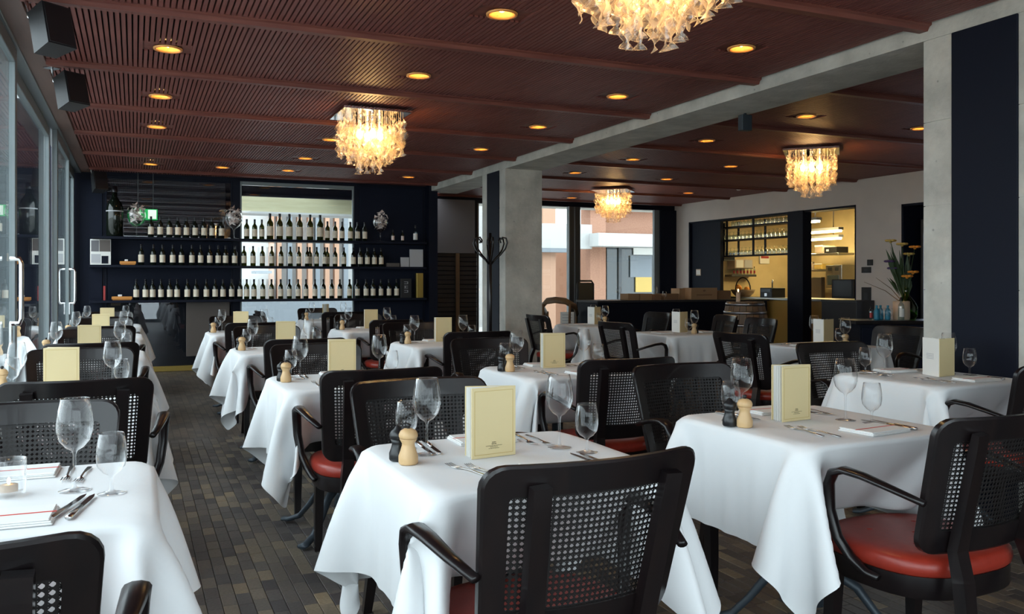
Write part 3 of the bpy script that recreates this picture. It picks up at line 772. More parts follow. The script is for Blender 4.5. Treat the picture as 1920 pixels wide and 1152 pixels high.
def make_menu2():
    t = thing('menu_card', '', 'menu'); W_m, H_m, op = .143, .196, R(62)
    a = obj('back_cover', MB().bbox(-W_m, 0, -.0024, 0, 0, H_m, .0008), 'paper', t)
    ln = MB()
    for z in (.112, .104, .096, .088): ln.box(-W_m * .75, -W_m * .3, -.0028, -.0024, z, z + .003)
    obj('printed_lines', ln, 'paper_grey', a)
    b = obj('front_cover', MB().bbox(-W_m, 0, 0, .0024, 0, H_m, .0008), 'menu_cover', t); b.rotation_euler = (0, 0, -op)
    pg = MB()
    for k in range(4):
        m = MB().box(-W_m + .002, -.0015, -.0006, .0006, .0015, H_m - .0015); m.tf(Matrix.Rotation(-op * (.1 + .2 * k), 4, 'Z')); pg.add(m.v, m.f)
    obj('pages', pg, 'paper', t); return t
MENU2 = Kind(make_menu2)
WINE, WATER, MILL, BMILL, MENU, NAP, FORK, KNIFE, TUMB = map(Kind, (make_wine, make_water, make_mill, make_blackmill, make_menu, make_napkin, make_fork, make_knife, make_tumbler))

# name, where, centre, rotation of the setting, cloth variant, cloth rotation, menu angle, detail
TABLES = [
 ('L1', 'front window table', (-.295, 2.26), 0, 0, 3),
 ('L2', 'second window table', (-.28, 4.30), 0, 1, 2),
 ('L3', 'third window table', (-.28, 6.40), 0, 0, 1),
 ('L4', 'fourth window table', (-.28, 8.50), 0, 1, 1),
 ('L5', 'fifth window table', (-.28, 10.45), 0, 0, 1),
 ('C1', 'front aisle table', (.965, 2.22), 0, 0, 3),
 ('C2', 'second aisle table', (.965, 4.26), 0, 1, 2),
 ('C3', 'third aisle table', (.985, 6.32), 0, 0, 1),
 ('C4', 'fourth aisle table', (.975, 8.60), 0, 1, 1),
 ('D1', 'front middle table', (2.175, 2.32), 0, 0, 3),
 ('D2', 'second middle table', (2.16, 4.26), 0, 1, 3),
 ('D3', 'third middle table', (2.25, 6.46), 0, 0, 1),
 ('D4', 'fourth middle table', (2.21, 8.60), 0, 1, 1),
 ('D5', 'fifth middle table', (2.27, 10.90), 0, 0, 1),
 ('E1', 'table beside the near pillar', (3.775, 3.18), 0, 1, 3),
 ('E2', 'nearest table under the beam', (4.86, 5.05), 1, 0, 2),
 ('E3', 'second table under the beam', (4.77, 6.82), 1, 1, 1),
 ('E4', 'farthest table under the beam', (4.77, 8.48), 1, 0, 1),
]
CROT = {'L1': 2, 'L2': 1, 'C1': 3, 'C2': 2, 'C3': 3, 'C4': 0, 'D1': 1, 'D2': 0, 'D3': 2, 'D4': 3, 'E1': 1}
MENUA = {'C1': (8, -.045, -.01), 'C2': (4, 0, .06), 'C3': (0, .03, .1), 'C4': (-14, -.03, .08), 'D1': (6, -.04, .03), 'D2': (2, .02, .08), 'D3': (6, .05, .12), 'D4': (4, .04, .12), 'D5': (70, 0, .1), 'E1': (-108, .0, -.06), 'E2': (-102, 0, 0), 'E3': (-93, 0, 0), 'E4': (-87, 0, 0), 'L2': (1, -.02, 0), 'L3': (2, 0, 0), 'L4': (2, 0, 0), 'L5': (4, 0, 0)}
seats = {0: ('near', 'far'), 1: ('left', 'right')}
TPOS = {}
for key, where, (cx, cy), rot, cv, det in TABLES:
    TPOS[key] = (cx, cy, where, rot)
    TABLE.put((cx, cy, 0), 0, 'square iron-footed table under white cloth, the %s' % where, 'square dining tables')
    c = obj('tablecloth', table_cloth(cv, CROT.get(key, 1), 'x' if rot else 'y'), None, None, (cx, cy, 0))
    tag(c, 'white tablecloth draped over the %s' % where, 'tablecloth', 'white tablecloths')
    sb = c.modifiers.new('smooth', 'SUBSURF'); sb.levels = 1; sb.render_levels = 1
    a = rot * -PI / 2; ca, sa = math.cos(a), math.sin(a)
    def P(x, y, z=TZ): return (cx + x * ca - y * sa, cy + x * sa + y * ca, z)
    for s, nm in ((1, seats[rot][0]), (-1, seats[rot][1])):
        rz = a + (0 if s > 0 else PI); wh = 'at the %s place of the %s' % (nm, where)
        if key == 'L1': gl = ((.165, -.005), (.245, -.07)) if s > 0 else ((.165, .05), (.255, .0))
        elif s > 0: gl = ((.185, .035), (.225, -.06)) if key != 'D1' else ((.13, -.03), (.165, -.115))
        else: gl = ((.205, -.10), (.235, -.20)) if key not in ('D1',) else ((.19, -.14), (.255, -.12))
        WINE.put(P(s * gl[0][0], s * gl[0][1]), rz, 'tall wine glass ' + wh, 'tall wine glasses')
        WATER.put(P(s * gl[1][0], s * gl[1][1]), rz, 'small stemmed water glass ' + wh, 'small water glasses')
        NAP.put(P(s * (.05 if s > 0 else -.02), s * -.235), rz + R(rnd.uniform(-6, 6)), 'folded white napkin ' + wh, 'folded napkins')
        if det >= 2:
            for k, dx_ in enumerate((-.175, -.140)):
                FORK.put(P(s * dx_, s * (-.155 - .03 * k)), rz + R(-2 + rnd.uniform(-5, 5)) + (R(14) if key == 'C1' and s > 0 else 0), '%s fork %s' % (('outer', 'inner')[k], wh), 'table forks')
            for k, dx_ in enumerate((.165, .190)):
                KNIFE.put(P(s * dx_, s * (-.17 - .01 * k)), rz + R(rnd.uniform(-5, 5)) + (R(-12) if key == 'L1' and s > 0 else 0), '%s knife %s' % (('inner', 'outer')[k], wh), 'table knives')
    if key in MENUA:
        m = MENUA[key]; (MENU2 if key[0] == 'E' else MENU).put(P(m[1], m[2]), R(m[0]), 'cream menu card standing %son the %s' % ('spread open ' if key[0] == 'E' else '', where), 'standing menu cards')
    if key == 'L1': TUMB.put(P(.03, .0), 0, 'ribbed glass tumbler with a tealight on the front window table')
    else:
        mx, my = (-.29, 0.) if key[0] in 'CD' else (-.27, .16) if key[0] == 'L' else (.20, .02)
        if key == 'E1': mx, my = .26, .14
        MILL.put(P(mx, my), 0, 'pale turned wooden pepper mill on the %s' % where, 'wooden mills')
        if key[0] in 'CDE': BMILL.put(P(mx - (.012 if key[0] == 'C' else .03), my + (.058 if key[0] == 'C' else .042)), 0, 'small black mill behind the wooden one on the %s' % where, 'black mills')
CG = 'cane-back armchairs'
for key, ny, fy, nx_, fx_ in (('L1', 1.43, 2.95, -.31, -.31), ('L2', 3.60, 5.22, -.20, -.27), ('L3', 5.70, 7.30, -.24, -.28), ('L4', 7.80, 9.35, -.26, -.28), ('L5', 9.80, 11.35, -.28, -.28),
        ('C1', 1.59, 3.08, .90, .98), ('C2', 3.53, 5.06, .965, .975), ('C3', 5.56, 7.22, 1.01, .99), ('C4', 7.90, 9.45, .99, .97),
        ('D1', 1.64, 3.16, 2.235, 2.22), ('D2', 3.53, 5.10, 2.175, 2.09), ('D3', 5.83, 7.32, 2.31, 2.25), ('D4', 7.93, 9.40, 2.30, 2.28), ('D5', 10.2, 11.7, 2.3, 2.27),
        ('E1', 2.50, 3.93, 3.78, 3.84)):
    wh = TPOS[key][2]
    CHAIR.put((nx_, ny, 0), R(rnd.uniform(-3, 3)), 'black cane-back armchair, back to the camera, near side of %s' % wh, CG)
    CHAIR.put((fx_, fy, 0), PI + R(rnd.uniform(-3, 3)), 'black cane-back armchair facing the camera, far side of %s' % wh, CG)
for key, x, y, a, side in (('E2', 3.95, 4.93, -84, 'left'), ('E3', 3.97, 6.68, -84, 'left'), ('E4', 4.02, 8.42, -88, 'left'), ('E2', 5.70, 5.08, 88, 'right'), ('E3', 5.72, 6.78, 84, 'right'), ('E4', 5.64, 8.5, 90, 'right')):
    CHAIR.put((x, y, 0), R(a), 'black cane-back armchair seen sideways, %s side of %s' % (side, TPOS[key][2]), CG)
CHAIR.put((5.86, 7.52, 0), R(78), 'black cane-back armchair standing spare before the oak barrel', CG)
CHAIR.put((1.42, 10.95, 0), R(-88), 'black cane-back armchair side-on at left end of fifth middle table', CG)

# ============================================================ CEILING LAMPS, SPEAKERS
def make_down():
    t = thing('recessed_downlight', '', 'lamp')
    obj('reflector', MB().lathe([(.088, .004), (.086, -.006), (.074, -.006), (.066, .006), (.052, .030), (.046, .045)], 24, cap=False), 'copper', t)
    obj('bulb', MB().ball((0, 0, .030), .018, 12, 8), 'downlight_bulb', t)
    obj('mount_plate', MB().box(-.15, .15, -.10, -.062, .011, .02).box(-.15, .15, .062, .10, .011, .02).box(-.15, -.062, -.062, .062, .011, .02).box(.062, .15, -.062, .062, .011, .02), 'rib_wood', t)
    return t
DOWN = Kind(make_down)
DLW = ['second-largest copper downlight, near the top edge left of the big chandelier', 'copper downlight above and right of the middle chandelier', 'nearest downlight of the column by the speakers', 'second downlight of the column by the speakers', 'third downlight of the column by the speakers', 'farthest downlight of the column by the speakers',
       'second downlight in the row over the wine shelves', 'third downlight in the row over the wine shelves', 'small downlight left of the middle chandelier, second from the wine shelves', 'downlight half hidden at the left edge of the middle chandelier', 'largest downlight beside the beam, right of the big chandelier', 'second downlight along the beam', 'third downlight along the beam', 'fourth downlight along the beam', 'farthest downlight along the beam over the dark shelf end',
       'downlight above and behind the beam, nearest the kitchen chandelier', 'second downlight behind the beam, left of the kitchen chandelier', 'third downlight behind the beam', 'fourth downlight behind the beam, over the far pillar', 'downlight cut by the near pillar edge', 'downlight left of the kitchen chandelier by the smoke detector', 'downlight above right of the far chandelier', 'farthest downlight over the kitchen wall corner', 'dim downlight left of the far chandelier']
for (u, v), lb in zip(DL, DLW):
    x, y = atz(u, v, ZC); DOWN.put((x, y, ZC - .001), 0, lb, 'copper ceiling downlights')

def petal_mesh():
    m = MB(); n = 12; vs = []; fs = []
    for i in range(n + 1):
        k = i / n; z = -k * .105; wd = .029 * (.18 + abs(math.sin(PI * (k * 1.25 + .08)))) ; a = k * 2.3
        for q in (-1, -.5, 0, .5, 1): vs.append((q * wd * math.cos(a), q * wd * math.sin(a) + .004 * (1 - q * q), z))
    for i in range(n):
        for q in range(4): fs.append((i * 5 + q, i * 5 + q + 1, (i + 1) * 5 + q + 1, (i + 1) * 5 + q))
    m.add(vs, fs, True)
    for e in (0, 4): m.tube([vs[i * 5 + e] for i in range(n + 1)], .0012, n=5)
    m.tube([vs[n * 5 + q] for q in range(5)], .0012, n=5)
    me = m.mesh('glass_pendant', 'petal_glass'); return me
PETAL = petal_mesh()
def make_chand():
    t = thing('chandelier', '', 'chandelier')
    obj('ceiling_plate', MB().bbox(-.29, .29, -.29, .29, -.035, -.012, .003), 'chrome', t)
    obj('canopy', MB().bbox(-.12, .12, -.12, .12, -.012, .03, .003), 'chrome', t)
    rg = random.Random(12)
    for (x, y) in ((-.09, 0), (.09, 0), (0, .09), (0, -.09)):
        b = obj('bulb', MB().ball((x, y, -.2), .028, 10, 8, (1, 1, 1.4)), 'lamp_bulb', t)
        obj('socket', MB().lathe([(.012, -.165), (.015, -.06), (.015, -.035)], 10, (x, y, 0)), 'chrome', t)
    # strings of twisted petals on three square rings, the inner ones longer
    for hs, n, tiers, z0 in ((.235, 7, 3, -.075), (.165, 5, 3, -.13), (.09, 3, 4, -.12)):
        for k in range(4 * n):
            e, q = divmod(k, n); f = -hs + 2 * hs * (q + .5) / n
            x, y = ((f, -hs), (hs, f), (-f, hs), (-hs, -f))[e]
            st = MB()
            for i in range(tiers):
                sc_ = rg.uniform(.95, 1.15); m = Matrix.Translation((x + rg.uniform(-.008, .008), y + rg.uniform(-.008, .008), z0 - i * .098)) @ Matrix.Rotation(rg.uniform(0, 2 * PI), 4, 'Z') @ Matrix.Scale(sc_, 4)
                st.add([m @ vv.co for vv in PETAL.vertices], [tuple(p.vertices) for p in PETAL.polygons], True)
            st.tube([(x, y, -.035), (x, y, z0)], .0022, n=5)
            o = bpy.data.objects.new('glass_strand', st.mesh('glass_strand', 'petal_glass')); col.objects.link(o); o.parent = t
    l = bpy.data.lights.new('chandelier_light', 'POINT'); l.energy = CHAND_W; l.color = (1.0, .62, .26); l.shadow_soft_size = .12
    lo = bpy.data.objects.new('chandelier_light', l); col.objects.link(lo); lo.parent = t; lo.location = (0, 0, -.20)
    return t
CHAND_W = 1.8
emis('lamp_bulb', (1.0, .72, .34), 10.)
CHN = Kind(make_chand)
for x, y, a, lb in ((1.86, 7.25, 0, 'glowing petal-glass chandelier on the middle of the slatted ceiling'), (1.88, 2.87, 0, 'large petal-glass chandelier cut off by the top edge'), (6.88, 7.33, 45, 'amber glass chandelier in front of the kitchen wall'), (6.95, 11.75, 45, 'glass chandelier in front of the rear window')):
    CHN.put((x, y, ZC - .01), R(a), lb, 'petal glass chandeliers')

def speaker(u, v, z, s, lb, rz):
    x, y = atz(u, v, z); t = thing('wall_speaker', lb, 'speaker', (x, y, z), rz, 'wall speakers')
    pts = [(-.105, -.10), (.105, -.10), (.08, .10), (-.08, .10)]
    cab = MB().prism([(a * s, b * s) for a, b in pts], -.15 * s, .15 * s, 'z'); cab.tf(Matrix.Rotation(R(-14), 4, 'X'))
    obj('cabinet', cab, 'speaker_black', t)
    g = MB().bbox(-.098 * s, .098 * s, -.108 * s, -.10 * s, -.143 * s, .143 * s, .003); g.tf(Matrix.Rotation(R(-14), 4, 'X')); obj('grille', g, 'mill_black', t)
    obj('bracket', MB().tube([(0, .09 * s, .02), (-.04, .16 * s, .1 * s), (-.05, .17 * s, ZC - .02 - z)], .009, n=8).box(-.09, -.01, .15 * s - .03, .15 * s + .05, ZC - .03 - z, ZC - .02 - z), 'steel', t)
speaker(95, 57, 2.53, .74, 'black loudspeaker hung in the top left corner, nearest', R(38))
speaker(132, 172, 2.53, .74, 'black loudspeaker hung below the ceiling edge, second from the front', R(38))
speaker(185, 342, 2.52, .8, 'small dark loudspeaker in the back left ceiling corner', R(20))
sdx, sdy = atz(1385, 352, ZC)
t = thing('smoke_detector', 'small white smoke detector on the ceiling near the kitchen', 'detector', (sdx, sdy, ZC))
obj('base', MB().lathe([(.055, 0), (.055, -.012), (.05, -.018)], 16), 'white_plastic', t); obj('sensor', MB().lathe([(.035, -.018), (.035, -.035), (.02, -.045), (0, -.046)], 14, cap=False), 'white_plastic', t)
bx_, by_ = atz(1397, 232, 2.55)
t = thing('hanging_sensor', 'small blue-grey box hanging under the ceiling behind the beam', 'sensor', (bx_, by_, 2.5))
obj('housing', MB().bbox(-.05, .05, -.03, .03, -.01, .12), 'cast_iron', t); obj('stem', MB().tube([(0, 0, .12), (0, 0, ZC - 2.5)], .012, n=8), 'cast_iron', t)

# ============================================================ WINE SHELVES
YS = YB - .16
SH = {}
def shelf(nm, u0, u1, v, lb):
    x0, x1 = onY(u0, v, YS)[0], onY(u1, v, YS)[0]; z = onY((u0 + u1) / 2, v, YS)[1]; SH[nm] = z
    o = obj('wall_shelf', MB().bbox(x0, x1, YS - .13, YB - .001, z - .035, z, .003), 'navy', None); tag(o, lb, 'shelf', 'long wine shelves')
shelf('t', 172, 795, 449, 'long dark shelf, topmost of the three wine shelves')
shelf('m', 168, 795, 499, 'long dark shelf, middle of the three wine shelves')
shelf('b', 168, 795, 561, 'long dark shelf, lowest of the three wine shelves')
def bottle_maker(s, name='wine_bottle', label='label_cream', glass='bottle_glass'):
    def mk():
        t = thing(name, '', 'bottle')
        obj('glass_body', MB().lathe([(r * s, z * s) for r, z in ((.034, 0), (.0375, .004), (.0375, .175), (.034, .195), (.020, .215), (.0145, .228), (.0140, .245))], 16), glass, t)
        obj('capsule', MB().lathe([(r * s, z * s) for r, z in ((.0146, .240), (.0146, .283), (.0152, .284), (.0152, .290), (.0, .291))], 12, cap=False), 'capsule', t)
        m = MB(); vs = []; fs = []; n = 12
        for i in range(n + 1):
            a = -PI / 2 + (i / n - .5) * 2.9
            for z in (.040, .145): vs.append((.0382 * s * math.cos(a), .0382 * s * math.sin(a), z * s))
        for i in range(n): fs.append((2 * i, 2 * i + 2, 2 * i + 3, 2 * i + 1))
        obj('label', m.add(vs, fs, True), label, t)
        return t
    return mk
glassy('wine_green', tint=(.11, .13, .03), base=.06, power=3.)
BOT = Kind(bottle_maker(.97)); BIG = Kind(bottle_maker(1.28, 'magnum_bottle', 'label_cream', 'wine_green')); GRN = Kind(bottle_maker(.97, 'wine_bottle', 'label_cream', 'wine_green'))
z5 = lambda l: [140 + x / 3.97 for x in l]; z6 = lambda l: [420 + x / 3.97 for x in l]
top = z5([568, 637, 706, 768, 832, 896, 962, 1022, 1092]) + z6([168, 227, 280, 340, 412, 484, 560, 638, 712, 768, 825, 877, 938, 992, 1045])
mid = z5([495, 585, 653, 730, 795, 872, 937, 1005, 1068, 1122, 1190]) + z6([148, 215, 284, 354, 423, 492, 555, 618, 642, 688, 748, 772, 825, 890, 960, 1013, 1065, 1117, 1167])
bot = z5([458, 527, 580, 642, 707, 762, 838, 903, 980, 1045, 1103, 1167]) + z6([118, 168, 222, 287, 352, 420, 485, 550, 608, 675, 738, 800, 860, 932, 990, 1055, 1107, 1165, 1225, 1282])
for nm, us, word in (('t', top, 'top'), ('m', mid, 'middle'), ('b', bot, 'lowest')):
    lastx = -9
    for i, u in enumerate(us):
        x = onY(u, 500, YS)[0]; big = nm == 't' and 12 <= i <= 17
        yy = YS + (.035 if x - lastx < .078 else -.02); lastx = x
        K = BIG if big else GRN if 452 < u < 662 else BOT
        K.put((x, yy - .01 if big else yy, SH[nm]), R(rnd.uniform(-14, 14)), '%s wine bottle from the left on the %s shelf' % (ORD[i + 1], word), 'bottles on the %s wine shelf' % word)
xx, _ = onY(215, 400, YS)
t = thing('giant_bottle', 'giant black wine bottle at the left end of the top shelf', 'bottle', (xx, YS, SH['t']))
obj('glass_body', MB().lathe([(.095, 0), (.105, .01), (.105, .38), (.09, .44), (.045, .51), (.032, .54), (.030, .60)], 24), 'bottle_glass', t)
obj('cap', MB().lathe([(.032, .59), (.034, .60), (.034, .67), (0, .672)], 16, cap=False), 'capsule', t)
obj('paper_band', MB().lathe([(.1058, .33), (.1058, .345)], 24, cap=False), 'paper_grey', t)
def make_goblet():
    t = thing('display_goblet', '', 'goblet')
    obj('glass', MB().lathe([(0, 0), (.07, .001), (.07, .004), (.02, .010), (.007, .02), (.007, .12), (.02, .135), (.08, .18), (.115, .25), (.118, .30), (.105, .36), (.102, .36), (.115, .30), (.112, .25), (.078, .184), (0, .14)], 24, cap=False), 'wine_glass', t)
    rg = random.Random(4); m = MB()
    for k in range(44):
        a = rg.uniform(0, 2 * PI); z = rg.uniform(.20, .43); r = rg.uniform(.0, .07 + .35 * max(0, z - .30)); c = Vector((r * math.cos(a), r * math.sin(a), z)); s = rg.uniform(.035, .06)
        p = [c + Vector((rg.uniform(-1, 1), rg.uniform(-1, 1), rg.uniform(-.5, 1))) * s for _ in range(4)]
        m.add(p + [q + Vector((.002, .002, .002)) for q in p], [(0, 1, 2), (0, 2, 3), (4, 6, 5), (4, 7, 6), (0, 1, 5, 4), (1, 2, 6, 5), (2, 3, 7, 6), (3, 0, 4, 7)])
    obj('crumpled_paper', m, 'pink_paper', t, kind='stuff'); return t
GOB = Kind(make_goblet)
for u, lb in ((256, 'oversized goblet of crumpled paper beside the giant bottle'), (438, 'oversized goblet of crumpled paper before the shelf mullion'), (712, 'oversized goblet of crumpled paper on the dark right shelf end')):
    GOB.put((onY(u, 0, YS)[0], YS - .03, SH['t']), rnd.random() * 6, lb, 'display goblets')
def panel_thing(name, lb, cat, u0, v0, u1, v1, Y, mat, t=.03, sit=None):
    x0, x1 = onY(u0, 0, Y)[0], onY(u1, 0, Y)[0]; zt, zb_ = onY((u0 + u1) / 2, v0, Y)[1], onY((u0 + u1) / 2, v1, Y)[1]
    if sit is not None: zt, zb_ = sit + zt - zb_, sit
    r = thing(name, lb, cat, ((x0 + x1) / 2, Y, zb_)); W2, H2 = (x1 - x0) / 2, zt - zb_
    obj('board', MB().bbox(-W2, W2, -t / 2, t / 2, 0, H2, .002), mat, r); return r, W2, H2
r_, w2, h2 = panel_thing('picture_stand', 'white picture stand with a barrel photo on the middle shelf', 'picture', 169, 449, 208, 497, YS - .04, 'paper', .03, SH['m'])
for (a, b, c, d, m_, n_) in ((-.1, .95, .52, .98, 'brown_door', 'barrel_photo'), (-.9, -.15, .52, .95, 'grey_blind', 'photo'), (.1, .75, .05, .35, 'navy', 'photo'), (-.9, 0, .08, .42, 'paper_grey', 'text_block')):
    obj(n_, MB().box(a * w2, b * w2, -.017, -.0155, c * h2, d * h2), m_, r_)
def toy(u, v, sit, lb, L):
    t = thing('wooden_bottle_rest', lb, 'decoration', (onY(u, v, YS)[0], YS - .05, sit), 0, 'orange wooden trays')
    obj('tray', MB().bbox(-L, L, -.04, .04, .012, .05, .004), 'orange_wood', t)
    obj('runner', MB().bbox(-L + .01, L - .01, -.035, -.02, 0, .012).bbox(-L + .01, L - .01, .02, .035, 0, .012), 'orange_wood', t)
    obj('block', MB().bbox(-L * .4, L * .0, -.03, .03, .05, .075, .004), 'white_plastic', t)
toy(240, 492, SH['m'], 'flat orange wooden tray on the middle shelf beside the picture stand', .10)
toy(229, 556, SH['b'], 'orange wooden tray on the lowest shelf before the first bottle', .125)
panel_thing('red_book', 'thin red book standing at the left end of the lowest shelf', 'book', 194, 534, 198, 561, YS - .03, 'red_paint', .12, SH['b'])
panel_thing('small_card', 'small grey card leaning on the middle shelf at its right end', 'card', 751, 480, 767, 498, YS - .03, 'paper_grey', .015, SH['m'])
panel_thing('large_card', 'taller grey card at the right end of the middle shelf', 'card', 768, 465, 793, 498, YS - .02, 'paper_grey', .015, SH['m'])
panel_thing('gold_box', 'slim gold gift box at the right end of the lowest shelf', 'box', 780, 514, 792, 560, YS - .03, 'brass', .08, SH['b'])
r_, w2, h2 = panel_thing('dark_box', 'dark wine box printed with pale numerals on the lowest shelf', 'box', 750, 524, 770, 560, YS - .03, 'speaker_black', .08, SH['b'])
for k, dz in enumerate((.72, .5, .28)):
    obj('numeral', MB().box(-.03, .03, -.0415, -.0405, dz * h2 + .03, dz * h2 + .036).box(-.03, .03, -.0415, -.0405, dz * h2, dz * h2 + .006).box(.02 - .04 * (k % 2), .03 - .04 * (k % 2), -.0415, -.0405, dz * h2, dz * h2 + .036), 'paper_grey', r_)
panel_thing('orange_tray', 'dim orange tray beside the cards on the middle shelf', 'tray', 725, 491, 748, 498, YS - .03, 'brown_door', .08, SH['m'])
SM = Kind(bottle_maker(.62, 'decanter', 'pink_paper', 'bottle_glass')); CLB = Kind(bottle_maker(.9, 'clear_bottle', 'paper', 'clear_bottle'))
SM.put((onY(736, 0, YS)[0], YS - .02, SH['t']), 0, 'small dark decanter right of the goblet on the top shelf', 'small decanters')
SM.put((onY(754, 0, YS)[0], YS - .02, SH['t']), 0, 'small dark decanter next to the clear bottle on the top shelf', 'small decanters')
CLB.put((onY(778, 0, YS)[0], YS - .02, SH['t']), 0, 'clear bottle at the right end of the top shelf')
# exit sign
ex, ez = onY(273, 412, YB - .1)
t = thing('exit_sign', 'green emergency exit sign with white running figure above the bottles', 'sign', (ex, YB - .06, ez))
obj('panel', MB().bbox(-.15, .15, -.03, .03, 0, .145, .004), 'exit_green', t)
obj('door_pictogram', MB().box(.03, .135, -.0325, -.0305, .012, .135), 'exit_white', t)
obj('running_figure', MB().box(-.085, -.065, -.0325, -.0305, .112, .132).box(-.10, -.06, -.0325, -.0305, .065, .108).box(-.125, -.095, -.0325, -.0305, .085, .10).box(-.06, -.03, -.0325, -.0305, .085, .098).box(-.10, -.085, -.0325, -.0305, .02, .068).box(-.075, -.06, -.0325, -.0305, .035, .068).box(-.06, -.035, -.0325, -.0305, .03, .045), 'exit_white', t)
obj('hanger', MB().box(-.1, -.09, -.005, .005, .14, ZC - ez - .0).box(.09, .1, -.005, .005, .14, ZC - ez), 'alu_dark', t)

# ============================================================ COAT STAND, BAR, BARREL, KITCHEN
cx_, cy_ = BX0 - .30, 9.4
t = thing('coat_stand', 'dark bentwood coat stand against the far pillar', 'coat stand', (cx_, cy_, 0))
obj('pole', MB().tube([(0, 0, .02), (0, 0, 1.0), (0, 0, 1.82)], [.024, .022, .018], n=10), 'wood_dark', t)
for k in range(6):
    a = k * PI / 3 + .3; c_, s_ = math.cos(a), math.sin(a)
    obj('hook', MB().tube([(r * c_, r * s_, z) for r, z in ((.018, 1.45), (.06, 1.50), (.13, 1.56), (.19, 1.63), (.215, 1.70), (.20, 1.755), (.155, 1.765), (.125, 1.73), (.135, 1.70))], .010, n=7), 'wood_dark', t)
for k in range(4):
    a = k * PI / 2 + .5; c_, s_ = math.cos(a), math.sin(a)
    obj('foot', MB().tube([(r * c_, r * s_, z) for r, z in ((.02, .45), (.08, .33), (.11, .2), (.17, .07), (.25, .012), (.28, .03))], .011, n=7), 'wood_dark', t)

# bar counter with boxes
YK = 11.6
bx0, bx1 = onY(1122, 0, YK)[0], onY(1440, 0, YK)[0]
zc_ = .94
t = thing('bar_counter', 'long dark bar counter with cardboard boxes on it', 'counter', ((bx0 + bx1) / 2, YK + .35, 0))
L2 = (bx1 - bx0) / 2
obj('front', MB().bbox(-L2, L2, -.33, .33, 0, zc_ - .035), 'navy', t); obj('top', MB().bbox(-L2 - .02, L2 + .02, -.36, .36, zc_ - .035, zc_), 'charcoal_panel', t)
obj('plinth', MB().box(-L2 + .02, L2 - .02, -.335, -.33, 0, .09), 'alu_dark', t)
def carton(u0, u1, v0, lb, mat='cardboard', dy=0, opn=True):
    Y = YK + .25 + dy; x0, x1 = onY(u0, 0, Y)[0], onY(u1, 0, Y)[0]; h = onY((u0 + u1) / 2, v0, Y)[1] - zc_; w2_ = (x1 - x0) / 2
    t = thing('cardboard_box', lb, 'box', ((x0 + x1) / 2, Y, zc_), 0, 'cardboard boxes on the bar')
    obj('walls', MB().box(-w2_, w2_, -.12, -.114, 0, h).box(-w2_, w2_, .114, .12, 0, h).box(-w2_, -w2_ + .006, -.114, .114, 0, h).box(w2_ - .006, w2_, -.114, .114, 0, h).box(-w2_, w2_, -.114, .114, 0, .006), mat, t)
    obj('flap', MB().box(-w2_, w2_, -.125, -.119, h - .06, h + .002), mat, t)
    if opn: obj('printed_mark', MB().box(-w2_ * .6, w2_ * .6, -.1262, -.1252, h * .35, h * .45), 'cardboard_dark', t); obj('hand_hole', MB().lathe([(.0, 0), (.028, .0), (.028, .001)], 12, cap=False).tf(Matrix.Translation((0, -.1262, h * .75)) @ Matrix.Rotation(PI / 2, 4, 'X') @ Matrix.Scale(.6, 4, (0, 1, 0))), 'cardboard_dark', t)
carton(1170, 1191, 551, 'leftmost small carton on the bar', opn=False); carton(1193, 1215, 551, 'second small carton on the bar', opn=False); carton(1216, 1232, 552, 'dark narrow carton on the bar', 'cardboard_dark', opn=False)
carton(1238, 1264, 551, 'reddish carton left of the big ones on the bar', 'cardboard_dark', opn=False); carton(1266, 1290, 541, 'upright carton behind the printed one on the bar', dy=.1, opn=False); carton(1288, 1336, 540, 'large printed carton on the bar', dy=-.08); carton(1338, 1362, 545, 'carton at the right end of the bar', 'cardboard_dark', opn=False)
def bar_glass(u, lb, K, dy=0.):
    Y = YK + .2 + dy; K.put((onY(u, 0, Y)[0], Y, zc_ + .0005), 0, lb, 'glasses on the bar')
bar_glass(1160, 'wine glass at the left end of the bar', WINE); bar_glass(1228, 'wine glass standing between the cartons on the bar', WINE, -.1); bar_glass(1246, 'stemmed glass before the reddish carton on the bar', WATER, -.12)

def make_barrel():
    t = thing('oak_barrel', 'upright oak wine barrel with steel hoops beside the bar', 'barrel')
    n = 20; H = .96
    def rad(k): return .255 + .075 * math.sin(PI * k)
    for i in range(n):
        vs = []; fs = []
        a0, a1 = 2 * PI * (i + .03) / n, 2 * PI * (i + .97) / n
        for q in range(7):
            k = q / 6; r = rad(k)
            for a, rr_ in ((a0, r), (a1, r), (a1, r - .025), (a0, r - .025)): vs.append((rr_ * math.cos(a), rr_ * math.sin(a), H * k))
        for q in range(6):
            for j in range(4): fs.append((q * 4 + j, q * 4 + (j + 1) % 4, q * 4 + 4 + (j + 1) % 4, q * 4 + 4 + j))
        fs += [(3, 2, 1, 0), (24, 25, 26, 27)]
        obj('stave', MB().add(vs, fs), 'oak', t)
    for k in (.04, .16, .34, .66, .84, .96):
        obj('hoop', MB().lathe([(rad(k) + .002, H * k - .02), (rad(k) + .005, H * k - .02), (rad(k) + .005, H * k + .02), (rad(k) + .002, H * k + .02)], 28, cap=False), 'hoop', t)
    obj('head', MB().lathe([(.0, H - .03), (.245, H - .03), (.245, H - .05)], 24, cap=False), 'oak', t)
    return t
br_ = make_barrel(); bxx, byy = (lambda a, d: (a[0] * d, a[1] * d))(ray(1397), 12.0); br_.location = (bxx, byy, 0)
ct = thing('pillar_candle', 'lit pale candle on the oak barrel', 'candle', (bxx - .16, byy - .05, .931))
obj('wax_body', MB().lathe([(.03, 0), (.03, .16), (.0, .157)], 14, cap=False), 'wax', ct); obj('flame', MB().ball((0, 0, .185), .014, 8, 6, (.6, .6, 1.6)), 'flame', ct)

